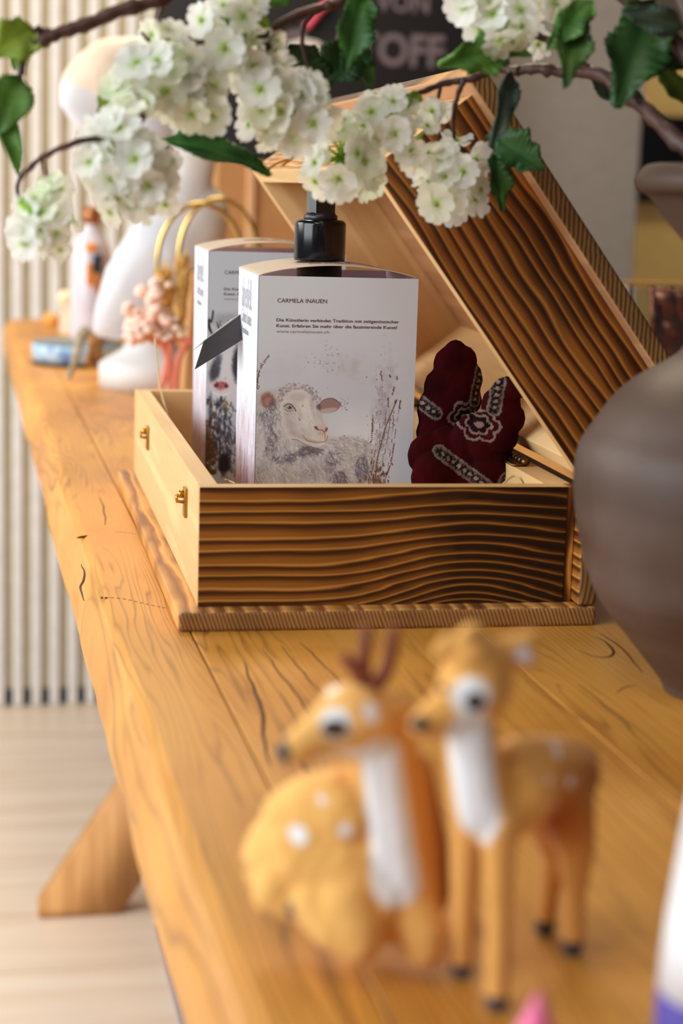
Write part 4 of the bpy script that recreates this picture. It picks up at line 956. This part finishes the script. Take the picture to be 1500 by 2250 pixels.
cluster(b2, 350, 175, 84, 66, 24, .92, 40, 27); cluster(b2, 430, 225, 60, 62, 16, .925, 38, 28); cluster(b2, 280, 215, 30, 36, 6, .92, 36, 29); cluster(b2, 455, 165, 30, 36, 6, .925, 36, 36)
cluster(b2, 262, 355, 80, 84, 26, .90, 40, 30); cluster(b2, 330, 385, 52, 66, 14, .905, 34, 31); cluster(b2, 275, 438, 50, 30, 8, .90, 34, 37)
cluster(b2, 362, 80, 40, 24, 6, .93, 28, 32); cluster(b2, 600, 95, 14, 30, 4, .93, 24, 38)
cluster(b2, 118, 488, 38, 34, 7, .89, 40, 33); cluster(b2, 78, 522, 34, 34, 6, .89, 36, 34); cluster(b2, 132, 530, 22, 20, 3, .89, 32, 40); cluster(b2, 116, 412, 24, 16, 4, .89, 28, 35); cluster(b2, 70, 450, 16, 16, 2, .89, 26, 39)
stem(b2, [(46, 438, .89), (70, 470, .889), (92, 505, .889)], .0022, .0030, 'green_stalk').data.materials[0] = CALYX
leaf(b2, (268, 200), (212, 262), 66, LG, .925, .92, 2, .3, .1, 0, .85)
leaf(b2, (290, 262), (236, 284), 34, LG, .925, .92, 0)
leaf(b2, (362, 300), (602, 376), 84, DG, .94, .93, 0, .55, .15, .5, 1.5)
leaf(b2, (440, 292), (520, 340), 36, DG, .945, .945, 0, .4, .1, 0, .6)
leaf(b2, (800, -10), (756, 162), 96, DG, .93, .92, 2, .5, .1, .2, 1.15)
leaf(b2, (640, 100), (700, 232), 130, DG, .95, .96, 2, .3, .1, 0, .55)
leaf(b2, (800, 90), (700, 190), 120, DG, .95, .95, 2, .3, .1, 0, .6); leaf(b2, (780, 90), (820, 200), 60, DG, .945, .95, 0, .3, .1, .2, .9)
leaf(b2, (560, -20), (640, 10), 50, MG_, .93, .93, 2)
leaf(b2, (590, 60), (560, 30), 26, LG, .93, .93, 0); leaf(b2, (690, 250), (760, 262), 30, DG, .95, .95, 0, .3, .1, 0, .7)

b3 = empty('blossom_branch', (VX-.006, VY-.004, TZ+.25), 'bare thin branch end with pale green leaves at the upper left corner', 'branch', 'snowball blossom branches in the vase')
stem(b3, [(1632, 600, VY-.004), (1625, 430, VY-.004), (1560, 200, VY), (1440, -100, .88), (1100, -190, .90), (700, -120, .90), (430, -40, .90), (340, 2, .90), (250, 28, .90), (180, 58, .90), (118, 78, .90), (80, 98, .90), (54, 116, .90)], .0042, .0030)
stem(b3, [(118, 76, .90), (96, 68, .90), (74, 62, .90)], .0020, .0016)
stem(b3, [(58, 112, .90), (50, 140, .90), (44, 175, .90)], .0022, .0014)
stem(b3, [(340, 2, .90), (360, 8, .90), (380, -10, .90)], .0020, .0016)
leaf(b3, (76, 66), (-24, 120), 108, LG, .90, .89, 2, .3, .1, .2, 1.05)
leaf(b3, (44, 70), (32, 156), 60, LG, .90, .895, 2, .3, .1, 0, .9)
leaf(b3, (42, 166), (-14, 300), 104, MG_, .90, .89, 0, .5, .1, .5, 1.2); leaf(b3, (4, 240), (44, 386), 56, MG_, .895, .89, 0, .5, .1, .4, 1.1)
bpy.data.objects.remove(proto)

# ================================================================ flocked deer figurines
FLOCK = attr('flocked fur', 0.95)
for nd in [FLOCK.node_tree.nodes['Principled BSDF']]:
    nd.inputs['Sheen Weight'].default_value = 0.12; nd.inputs['Sheen Roughness'].default_value = 0.6
EYE = plain('glass eye', (44, 22, 14), 0.08, var=.1); NOSE = plain('black nose', (36, 40, 56), 0.35)
ANT = plain('antler', (122, 54, 34), 0.6)
def S(px, py, Y, r_px): return (at(px, py, Y), r_px*Y*1.05/FPX)
FAT = 1.14
def chp(lst, step=.35):
    ps = [S(*a) for a in lst]; return chain([p for p, _ in ps], [r_*FAT for _, r_ in ps], step)
def patch(co, col, px, py, Y, rad_px, c, sc=(1, 1, 1), soft=.25, depth=1.0):
    """dye a ball-shaped patch of the fur"""
    p = np.array(at(px, py, Y)); r_ = rad_px*Y*1.05/FPX; d = (co-p)/np.array((sc[0], sc[1]*depth, sc[2])); q = np.linalg.norm(d, axis=1)/r_
    m = np.clip((1-q)/soft+.5, 0, 1)[:, None]; col[:] = col*(1-m)+np.array(c, float)*m
def strip(co, col, a, b, ra, rb, c, soft=.25):
    A, B = np.array(at(*a)), np.array(at(*b)); L2 = ((B-A)**2).sum(); t = np.clip(((co-A)@(B-A))/L2, 0, 1)
    r_ = (ra+(rb-ra)*t)*a[2]*1.05/FPX; q = np.linalg.norm(co-A-t[:, None]*(B-A), axis=1)/r_
    m = np.clip((1-q)/soft+.5, 0, 1)[:, None]; col[:] = col*(1-m)+np.array(c, float)*m
OR, ORD, WH = (226, 164, 82), (176, 104, 34), (238, 238, 242)
# ---- standing fawn
YF, YH = .512, .552
gz = lambda px, py: on(px, py).y
fawn = empty('deer_figurine', (0.178, 0.532, TZ), 'standing toy fawn with white bib, the right one of the two deer', 'figurine', 'flocked deer figurines on the table')
h1, h2, h3, h4 = on(1090, 2222), on(1012, 2150), on(1256, 2100), on(1196, 2056)
def legc(top, rt, mid, rm, foot, rf):
    f_ = foot+Vector((0, 0, rf*1.0)); pts = [top, mid, f_]; return chain(pts, [rt, rm, rf], .35)
k5 = .53*1.16/FPX
prims = []
prims += chp([(1120, 1700, YF+.006, 62), (1145, 1700, YF+.012, 80), (1190, 1706, YF+.024, 86), (1225, 1706, YH-.004, 84), (1240, 1700, YH, 74)])
prims += chp([(1058, 1770, YF, 66), (1085, 1790, YF+.004, 70), (1130, 1740, YF+.008, 84)])
prims += chp([(1030, 1570, YF, 52), (1036, 1660, YF, 56), (1050, 1760, YF, 64)])
prims += chp([(1038, 1520, YF, 74), (1046, 1500, YF+.003, 76), (1042, 1470, YF+.002, 66)])
prims += chp([(1030, 1440, YF, 52), (1038, 1400, YF+.001, 30)])
prims += chp([(1010, 1550, YF-.002, 56), (960, 1578, YF-.004, 42), (928, 1592, YF-.006, 30)])
prims += chp([(1080, 1440, YF+.003, 30), (1125, 1425, YF+.004, 30), (1168, 1402, YF+.004, 16)]) + chp([(1120, 1430, YF+.004, 30), (1156, 1448, YF+.003, 26)])
prims += chp([(1010, 1420, YF-.002, 20), (965, 1430, YF-.002, 16), (985, 1400, YF, 12)])
prims += legc(at(1096, 1810, h1.y+.002), 40*k5, at(1096, 1990, h1.y+.002), 27*k5, h1, 27*k5)
prims += legc(at(1030, 1800, h2.y-.004), 40*k5, at(1020, 1980, h2.y-.002), 27*k5, h2, 26*k5)
prims += chain([at(1240, 1760, h3.y-.004), at(1264, 1860, h3.y), at(1262, 1960, h3.y+.001), h3+Vector((0, 0, 24*k5))], [66*k5, 44*k5, 26*k5, 26*k5], .35)
prims += chain([at(1200, 1790, h4.y-.004), at(1222, 1870, h4.y), at(1206, 1960, h4.y+.001), h4+Vector((0, 0, 22*k5))], [56*k5, 38*k5, 24*k5, 24*k5], .35)
prims += chp([(1292, 1655, YH+.002, 18), (1304, 1690, YH+.002, 14)])
def paint_fawn(co, no):
    col = np.tile(np.array(OR, float), (len(co), 1)); y_ = co[:, 1]
    # brown body, darkened to carry the shade of its right side; paler legs
    strip(co, col, (1170, 1740, YF+.02), (1290, 1740, YH), 110, 110, (176, 102, 28), .6)
    for i, (x, y) in enumerate(((1190, 1610), (1180, 1690), (1250, 1715), (1262, 1640), (1225, 1650), (1200, 1760))): patch(co, col, x, y, YF+.012+.0, 12, WH, depth=9)
    strip(co, col, (1022, 1600, YF-.006), (1052, 1800, YF-.008), 54, 48, WH, .12)
    patch(co, col, 1050, 1832, YF-.008, 34, WH)
    patch(co, col, 1034, 1533, YF-.008, 46, WH, (1, 1, 1.05), .2); patch(co, col, 952, 1492, YF-.004, 30, WH, soft=.3); patch(co, col, 940, 1610, YF-.004, 22, WH, soft=.5)
    patch(co, col, 1156, 1440, YF-.003, 30, (222, 216, 222), soft=.3); patch(co, col, 1040, 1398, YF-.004, 16, (150, 88, 30), soft=.8)
    for h in (h1, h2, h3, h4):
        d = np.linalg.norm((co-np.array(h))/np.array((1, 1, 1.0)), axis=1); m = (d < 48*k5) & (co[:, 2] < TZ+38*k5); col[m] = (44, 46, 62)
    return col
bf = blobmesh('body', prims, 0.0010, 2, fawn, FLOCK, paint_fawn)
def ball(name, px, py, Y, r_px, mat, parent, sc=(1, 1, 1)):
    bm = bmesh.new(); p, r_ = S(px, py, Y, r_px); sphere(bm, p, r_, 3, sc); return obj(name, bm, mat, parent)
ball('eye', 1042, 1540, YF-.0092, 25, EYE, fawn); ball('eye', 972, 1512, YF-.009, 10, EYE, fawn); ball('nose', 920, 1590, YF-.0098, 22, NOSE, fawn, (1, .7, .8))
# ---- resting buck
YS = .545
buck = empty('deer_figurine', (0.135, 0.55, TZ), 'resting toy buck with reddish brown antlers, the left one of the two deer', 'figurine', 'flocked deer figurines on the table')
kS = YS*1.05/FPX
prims = []
prims += chp([(820, 1960, YS, 110), (760, 1900, YS+.004, 112), (690, 1870, YS+.010, 118), (640, 1880, YS+.014, 100)])
prims += chp([(760, 1780, YS+.004, 92), (700, 1780, YS+.008, 80), (650, 1800, YS+.012, 72)])
prims += chp([(840, 1640, YS-.002, 66), (852, 1740, YS-.002, 70), (866, 1860, YS-.002, 80), (880, 1960, YS-.003, 86)])
prims += chp([(900, 1700, YS+.004, 50), (915, 1860, YS+.002, 66), (925, 1960, YS, 60)])
prims += chp([(805, 1590, YS-.004, 72), (780, 1580, YS-.004, 76), (745, 1590, YS-.005, 62), (700, 1615, YS-.007, 46), (660, 1640, YS-.009, 36), (640, 1650, YS-.010, 28)])
prims += chp([(860, 1570, YS, 50), (880, 1600, YS+.002, 46)])
prims += chp([(735, 1545, YS+.002, 22), (728, 1520, YS+.003, 16)]) + chp([(815, 1550, YS-.008, 24), (818, 1585, YS-.010, 16)])
# folded legs and tail
prims += chp([(620, 1930, YS+.004, 52), (600, 1960, YS+.004, 44), (640, 1985, YS+.000, 34), (655, 1995, YS-.001, 24)])
prims += chp([(760, 1990, YS-.010, 66), (780, 2040, YS-.014, 60), (790, 2070, YS-.017, 46)])
prims += chp([(690, 1985, YS-.006, 50), (735, 2035, YS-.012, 52), (775, 2065, YS-.016, 44)])
prims += chp([(900, 1990, YS-.008, 60), (926, 2050, YS-.012, 56), (932, 2080, YS-.014, 46)])
prims += chp([(590, 1870, YS+.014, 26), (556, 1870, YS+.014, 22), (546, 1893, YS+.014, 16)])
prims = [(Vector((p.x, p.y, max(p.z, TZ+(r_ if not isinstance(r_, tuple) else r_[2])*.9))), r_) for p, r_ in prims]
def paint_buck(co, no):
    col = np.tile(np.array((236, 178, 96), float), (len(co), 1))
    strip(co, col, (965, 1700, YS+.004), (972, 1950, YS), 54, 62, (160, 88, 28), .6)  # right side of the neck dyed darker to stand for its shade
    for x, y, rr in ((632, 1732, 15), (650, 1825, 19), (743, 1800, 17), (700, 1745, 9)): patch(co, col, x, y, YS+.001, rr, WH, depth=12)
    strip(co, col, (834, 1660, YS-.012), (872, 1940, YS-.016), 50, 58, WH, .12)
    strip(co, col, (700, 1672, YS-.012), (800, 1662, YS-.012), 14, 26, WH, .4)
    patch(co, col, 738, 1592, YS-.012, 38, WH, soft=.25); patch(co, col, 816, 1566, YS-.014, 24, WH, (.8, 1, 1.3), soft=.25); patch(co, col, 732, 1520, YS-.002, 20, WH, soft=.4)
    patch(co, col, 650, 1998, YS-.006, 22, (52, 48, 58), soft=.4); patch(co, col, 546, 1898, YS+.012, 14, (70, 44, 30), soft=.5)
    patch(co, col, 690, 1650, YS-.006, 26, (214, 150, 70), soft=.8)
    return col
blobmesh('body', prims, 0.0010, 2, buck, FLOCK, paint_buck)
ball('eye', 732, 1600, YS-.0150, 22, EYE, buck, (1.3, 1, .9)); ball('nose', 627, 1652, YS-.0108, 24, NOSE, buck, (.8, 1, 1.1))
for pts in (((798, 1510), (780, 1470), (752, 1440)), ((800, 1510), (800, 1440), (806, 1375)), ((815, 1520), (850, 1470), (862, 1410), (868, 1378))):
    bm = bmesh.new(); tube(bm, smoothpath([at(x, y, YS-.004) for x, y in pts]), lerpr(19*kS, 12*kS, (len(pts)-1)*6+1), 10); obj('antler', bm, ANT, buck)

# ================================================================ things cut by the photo's lower right corner
p = on(1590, 2330); wb = empty('white_cone', (p.x, p.y, TZ), 'white tapering cone with blue violet foot, at the lower right edge', 'ornament')
kk = p.y*1.05/FPX; zt_ = at(1590, 1600, p.y).z; zb_ = at(1590, 2175, p.y).z
bm = bmesh.new(); lathe(bm, [(170*kk, zb_), (160*kk, zb_+(zt_-zb_)*.25), (134*kk, zb_+(zt_-zb_)*.6), (98*kk, zt_), (30*kk, zt_+.008)], (p.x, p.y, 0)); obj('shell', bm, plain('white felt', (244, 244, 246), 0.8, var=.02), wb)
bm = bmesh.new(); lathe(bm, [(160*kk, TZ+.0003), (171*kk, TZ+.004), (171*kk, zb_)], (p.x, p.y, 0)); obj('foot_band', bm, plain('blue violet felt', (92, 80, 168), 0.8), wb)
p = on(1170, 2420); kk = p.y*1.05/FPX
bm = bmesh.new(); lathe(bm, [(96*kk, TZ+.0003), (94*kk, TZ+.002), (48*kk, at(1170, 2262, p.y).z), (9*kk, at(1170, 2192, p.y).z), (2*kk, at(1170, 2182, p.y).z)], (p.x, p.y, 0), 40)
tag(obj('pink_cone', bm, plain('pink felt', (236, 118, 160), 0.7)), 'small pink pointed cone at the bottom edge, in front of the standing fawn', 'ornament')

# ================================================================ things farther down the table
# white sculpted bird-like figure
WHT = plain('white stoneware', (216, 213, 212), 0.5, var=.03); CRM = plain('cream stoneware', (246, 226, 198), 0.55, var=.03)
YW = 2.24
wf = empty('white_sculpture', (at(310, 870, YW).x, YW, TZ), 'tall white and cream sculpted figure on a round foot, left behind the chest', 'sculpture')
def ch2(lst, sc=1.0, fl=.6):
    out = []
    for i in range(len(lst)-1):
        (x0, y0, Y0, r0), (x1, y1, Y1, r1) = lst[i], lst[i+1]; n = max(2, int(math.hypot(x1-x0, y1-y0)/(min(r0, r1)*.3)))
        for k in range(n+1):
            t = k/n; Y = Y0+(Y1-Y0)*t; r_ = (r0+(r1-r0)*t)*Y*1.02/FPX; out.append((at(x0+(x1-x0)*t, y0+(y1-y0)*t, Y), (r_, r_*fl, r_)))
    return out
pr_ = ch2([(222, 725, YW, 20), (262, 690, YW, 58), (310, 630, YW, 88), (370, 560, YW, 104), (420, 505, YW, 82), (455, 460, YW, 50)])
pr_ += ch2([(372, 560, YW, 90), (395, 470, YW, 68), (418, 400, YW, 50), (432, 330, YW, 50), (410, 250, YW, 62)])
pw = np.array((212, 212, 218.)); pcr = np.array((234, 212, 186.))
blobmesh('body', pr_, 0.005, 8, wf, attr('white glaze', .45), lambda co, no: pw*(1-np.clip((no[:, 2:3]*.0+(co[:, 0:1]-at(330, 600, YW).x)*8), 0, 1))+pcr*np.clip((no[:, 2:3]*.0+(co[:, 0:1]-at(330, 600, YW).x)*8), 0, 1))
pr_ = ch2([(158, 205, YW, 30), (195, 190, YW, 62), (250, 172, YW, 88), (320, 170, YW, 90), (390, 190, YW, 76)]) + ch2([(165, 225, YW, 34), (200, 262, YW, 40), (232, 300, YW, 34), (262, 300, YW, 40), (330, 260, YW, 70)])
blobmesh('head', pr_, 0.005, 8, wf, attr('white glaze', .45), lambda co, no: np.where((co[:, 2:3] > at(200, 205, YW).z-(co[:, 0:1]-at(200, 205, YW).x)*.35), pcr[None], pw[None]))
bm = bmesh.new(); pc_ = at(310, 850, YW); kk = YW*1.02/FPX
lathe(bm, [(112*kk, TZ+.0004), (113*kk, TZ+.028), (100*kk, TZ+.034), (64*kk, TZ+.046), (34*kk, TZ+.075), (30*kk, TZ+.12)], (pc_.x+.012, YW, 0), 40); obj('foot', bm, WHT, wf)

# kraft gift bag with gold ring handles
KR = plain('kraft paper', (188, 140, 88), 0.75, var=.05); GOLD = plain('gold wire', (214, 186, 108), 0.3, 1.0)
YG = 2.05
g0 = at(402, 850, YG); g1 = at(600, 850, YG); gzt = at(450, 598, YG).z
bag = empty('gift_bag', ((g0.x+g1.x)/2, YG, TZ), 'brown kraft gift bag with two gold ring handles behind the cow gift box', 'bag')
bm = bmesh.new()
v = [bm.verts.new(q) for q in ((g0.x, YG, TZ+.0005), (g1.x, YG, TZ+.0005), (g1.x, YG+.07, TZ+.0005), (g0.x, YG+.07, TZ+.0005), (g0.x+.012, YG+.012, gzt), (g1.x, YG+.012, gzt), (g1.x, YG+.058, gzt), (g0.x+.012, YG+.058, gzt), (g0.x+.012, YG+.035, TZ+.06))]
for f in ((0, 3, 2, 1), (0, 1, 5, 4), (1, 2, 6, 5), (2, 3, 7, 6), (3, 0, 8), (0, 4, 8), (4, 7, 8), (7, 3, 8)): bm.faces.new([v[i] for i in f])
obj('paper_body', bm, KR, bag, smooth=False)
def arch_(cx, top, hw, y0, Y, name='handle'):
    bm = bmesh.new(); pts = []
    for k in range(25):
        a = PI*k/24; pts.append(at(cx-hw*math.cos(a), top+(y0-top)*(1-math.sin(a)**.9), Y))
    pts = [at(cx-hw, y0+40, Y)]+pts+[at(cx+hw, y0+40, Y)]
    tube(bm, pts, 0.0030, 10); obj(name, bm, GOLD, bag)
arch_(440, 448, 95, 590, YG+.012); arch_(480, 437, 88, 580, YG+.058)
# tall plywood display case behind
YP = 2.75
c0 = at(474, 600, YP); c1 = at(700, 600, YP)
cs = empty('display_case', ((c0.x+c1.x)/2, YP, TZ), 'tall tan plywood case standing behind the kraft gift bag', 'case')
bm = bmesh.new(); bx(bm, c0.x, c1.x, YP, YP+.2, TZ+.0005, at(500, 352, YP).z, .002); obj('body', bm, plain('plywood', (182, 132, 82), .6), cs, smooth=False)
e0 = at(540, 500, YP); e1 = at(556, 500, YP)
bm = bmesh.new(); bx(bm, e0.x, e1.x, YP-.008, YP, TZ+.0005, at(500, 352, YP).z, .001); obj('edge_strip', bm, plain('pale edge', (222, 178, 132), .6), cs, smooth=False)

# dried bouquet
YD = 1.98
bq = empty('dried_bouquet', (at(350, 855, YD).x, YD, TZ), 'dried bouquet of pale pink hydrangea and bunny tail grass with coral stems', 'bouquet')
PNK = plain('pale pink petals', (248, 216, 200), .7, var=.05); COR = plain('coral stems', (232, 136, 112), .6); IVO = plain('ivory petals', (244, 232, 218), .7, var=.04); BUN = plain('bunny tail grass', (224, 182, 110), .9, scale=300, var=.2); APR = plain('apricot heart', (238, 160, 120), .7)
r_ = random.Random(4)
def puff(cx, cy, rx, ry, n, mat, name, rr=(11, 18)):
    bm = bmesh.new()
    for _ in range(n):
        a = r_.uniform(0, 6.28); q = math.sqrt(r_.random()); p_, rad = S(cx+rx*q*math.cos(a), cy+ry*q*math.sin(a), YD+r_.uniform(-.012, .012), r_.uniform(*rr))
        sphere(bm, p_, rad, 1, (1, .6, r_.uniform(.6, 1)))
    obj(name, bm, mat, bq)
puff(325, 690, 48, 56, 60, PNK, 'hydrangea_head'); puff(300, 725, 30, 24, 20, PNK, 'hydrangea_head'); puff(372, 720, 34, 26, 36, IVO, 'small_white_flowers', (6, 11)); puff(345, 690, 12, 12, 7, APR, 'flower_heart'); puff(355, 640, 18, 30, 14, PNK, 'hydrangea_head')
for (x, y, rx, ry, nm) in ((362, 640, 22, 46, 0), (402, 620, 22, 56, 0), (395, 680, 22, 56, 0)):
    bm = bmesh.new()
    for k in range(160):
        a = r_.uniform(0, 6.28); q = r_.uniform(0, 1); c_ = at(x+rx*.3*math.cos(a), y+ry*(q-.5)*1.6, YD); c2 = at(x+rx*1.0*math.cos(a)*math.sin(PI*min(1, q+.12)), y+ry*(q-.5)*1.6-26, YD+.012*math.sin(a)); tube(bm, [c_, c2], [.0012, .0003], 4)
    sphere(bm, at(x, y, YD), rx*.75*YD/FPX, 2, (1, 1, ry/rx)); obj('bunny_tail', bm, BUN, bq)
for pts, rd in ((((352, 730), (366, 790), (352, 850)), 6), (((372, 735), (372, 800), (348, 868)), 7), (((330, 745), (362, 770), (378, 850)), 7), (((420, 738), (392, 790), (385, 862)), 8), (((350, 735), (395, 745), (430, 752)), 7), (((340, 750), (372, 780), (380, 870)), 6)):
    bm = bmesh.new(); q_ = smoothpath([at(x, y, YD) for x, y in pts]); tube(bm, [Vector((a.x, a.y, max(a.z, TZ+rd*YD/FPX))) for a in q_], rd*YD/FPX, 7); obj('stem', bm, COR, bq)
bm = bmesh.new(); tube(bm, [at(375, 800, YD+.01), at(372, 868, YD+.01)], 13*YD/FPX, 8); obj('white_wrap', bm, IVO, bq)

# round tin tray, twig bundle, jar, candle stick and bottle
YT = 2.52; kk = YT*1.02/FPX
tc = at(172, 775, YT)
tin = empty('round_tin', (tc.x, YT, TZ), 'flat round tin with pale blue printed rim, left of the white sculpture', 'tin')
bm = bmesh.new(); lathe(bm, [(96*kk, TZ+.0004), (98*kk, TZ+.004), (97*kk, TZ+.006)], (tc.x, YT, 0), 56); obj('dark_base', bm, plain('dark tin base', (52, 42, 42), .4), tin)
t = NT('blue tin print'); x, y, z = t.xyz(); n_ = t.noise(t.co, 34, 3); MT = t.out(t.ramp(n_, [(.3, s2l((78, 118, 196))), (.45, s2l((156, 196, 226))), (.6, s2l((196, 218, 232))), (.75, s2l((110, 150, 210)))]), .35)
bm = bmesh.new(); lathe(bm, [(97*kk, TZ+.006), (98*kk, TZ+.026), (97*kk, TZ+.028)], (tc.x, YT, 0), 56); obj('printed_rim', bm, MT, tin)
bm = bmesh.new(); lathe(bm, [(97*kk, TZ+.028), (96*kk, TZ+.031), (10*kk, TZ+.032)], (tc.x, YT, 0), 56); obj('lid', bm, plain('slate lid', (108, 120, 124), .3), tin)
bm = bmesh.new(); YQ = 2.30
tube(bm, smoothpath([on(150, 838)+Vector((0, 0, .004)), at(165, 790, YQ), at(178, 740, YQ+.02), at(188, 728, YQ+.03)]), [.004]*6+[.006]*6+[.008]*7, 7)
tag(obj('grey_twig', bm, plain('grey lichen twig', (158, 146, 126), .9, scale=90, var=.3)), 'grey knobbly twig leaning against the round tin', 'twig')
bm = bmesh.new()
for a, b in (((196, 800), (215, 705)), ((215, 790), (222, 700)), ((232, 740), (218, 700)), ((205, 805), (200, 735))): tube(bm, [Vector((at(*a, 2.33).x, 2.33, max(TZ+.004, at(*a, 2.33).z))), at(*b, 2.36)], [.006, .004], 7)
tag(obj('brown_twig_bundle', bm, plain('golden brown twigs', (150, 104, 50), .6, scale=90, var=.3)), 'bundle of golden brown twigs between tin and white sculpture', 'twig')
bm = bmesh.new(); YJ = 2.80; jc = at(166, 700, YJ); kk = YJ*1.02/FPX
jar = empty('candle_jar', (jc.x, YJ, TZ), 'beige candle jar with ivory dried flowers on top, far end of the table', 'jar')
lathe(bm, [(34*kk, TZ+.0004), (35*kk, TZ+.01), (35*kk, at(166, 668, YJ).z)], (jc.x, YJ, 0), 32); obj('jar_body', bm, plain('beige jar', (206, 184, 156), .5), jar)
bm = bmesh.new(); lathe(bm, [(36*kk, TZ+.0002), (36*kk, TZ+.018)], (jc.x, YJ, 0), 32); obj('gold_foot', bm, plain('gold jar foot', (196, 148, 60), .4, .5), jar)
bm = bmesh.new()
for _ in range(26): sphere(bm, at(166+r_.uniform(-30, 30), 656+r_.uniform(-10, 12), YJ+r_.uniform(-.02, .02)), r_.uniform(.006, .011), 1)
obj('ivory_flowers', bm, plain('ivory dried flowers', (236, 222, 184), .8), jar)
# clear bottle with orange figure printed, standing behind the sculpture
YV = 2.70; kk = YV*1.02/FPX; bc = at(200, 640, YV)
bo = empty('tall_bottle', (bc.x, YV, TZ), 'tall pale bottle with orange and black label parts behind the white sculpture', 'bottle')
bm = bmesh.new(); z_ = lambda y: at(200, y, YV).z
lathe(bm, [(42*kk, TZ+.0004), (43*kk, TZ+.006), (43*kk, z_(560)), (36*kk, z_(530)), (16*kk, z_(500)), (15*kk, z_(462))], (bc.x, YV, 0), 32); obj('glass_body', bm, plain('pale lilac glass', (214, 204, 212), .15), bo)
bm = bmesh.new(); lathe(bm, [(18*kk, z_(492)), (18*kk, z_(455)), (4*kk, z_(453))], (bc.x, YV, 0), 24); obj('cap', bm, plain('copper cap', (170, 110, 70), .3, .6), bo)
for (x, y0_, y1_, w_, c_) in ((200, 535, 552, 24, (240, 150, 60)), (196, 578, 626, 12, (236, 140, 50)), (214, 560, 600, 20, (34, 44, 50)), (212, 600, 640, 14, (196, 120, 54))):
    bm = bmesh.new(); a = at(x-w_/2, y1_, YV-.0315); b = at(x+w_/2, y0_, YV-.0315); bx(bm, a.x, b.x, YV-.0335, YV-.026, a.z, b.z, .001); obj('label_patch', bm, plain('label colour', c_, .5), bo)
bm = bmesh.new(); yl = at(110, 700, 3.1)
lathe(bm, [(18*.0008, TZ+.0004), (19*.0008, TZ+.012), (12*.0008, TZ+.02)], (at(112, 700, 3.2).x, 3.2, 0), 20)
tag(obj('wooden_ball', bm, plain('yellow wood', (232, 168, 84), .5)), 'small yellow wooden ball at the far left end of the table', 'ornament')
# glass block box with copper filling, beside the vase
YB2 = 1.75
a = at(1372, 900, YB2); b = at(1620, 640, YB2); a2 = at(1372, 640, YB2)
gl = empty('glass_box', ((a.x+b.x)/2, YB2, TZ), 'low glass box filled with crumpled copper foil behind the clay vase', 'box')
GL = NT('box glass'); GLM = GL.out((0.92, 0.95, .95), .05, Transmission_Weight=1.0)
bm = bmesh.new(); z1_ = at(1450, 628, YB2).z
bx(bm, a.x, b.x, YB2, YB2+.006, TZ+.0005, z1_, .002); bx(bm, a.x, a.x+.006, YB2+.0062, YB2+.11, TZ+.0005, z1_, .002); bx(bm, a.x+.0062, b.x, YB2+.104, YB2+.11, TZ+.0005, z1_, .002); bx(bm, b.x-.006, b.x, YB2+.0062, YB2+.1038, TZ+.0005, z1_, .002)
obj('glass_walls', bm, GLM, gl, smooth=False)
bm = bmesh.new(); prr = random.Random(2)
x0b, x1b = a.x+.03, b.x-.01
N_ = 44; g = {}
for i in range(N_+1):
    for j in range(17):
        xx = x0b+(x1b-x0b)*i/N_; zz = TZ+.007+(z1_-.012-TZ)*j/16; g[i, j] = bm.verts.new((xx, YB2+.03+.016*mnoise.noise(Vector((xx*70, 0, zz*160))), zz))
for i in range(N_):
    for j in range(16): bm.faces.new((g[i, j], g[i+1, j], g[i+1, j+1], g[i, j+1]))
o = obj('copper_foil', bm, plain('copper foil', (128, 80, 58), .35, .8, var=.3, scale=60), gl); md = o.modifiers.new('t', 'SOLIDIFY'); md.thickness = .006; md.offset = -1
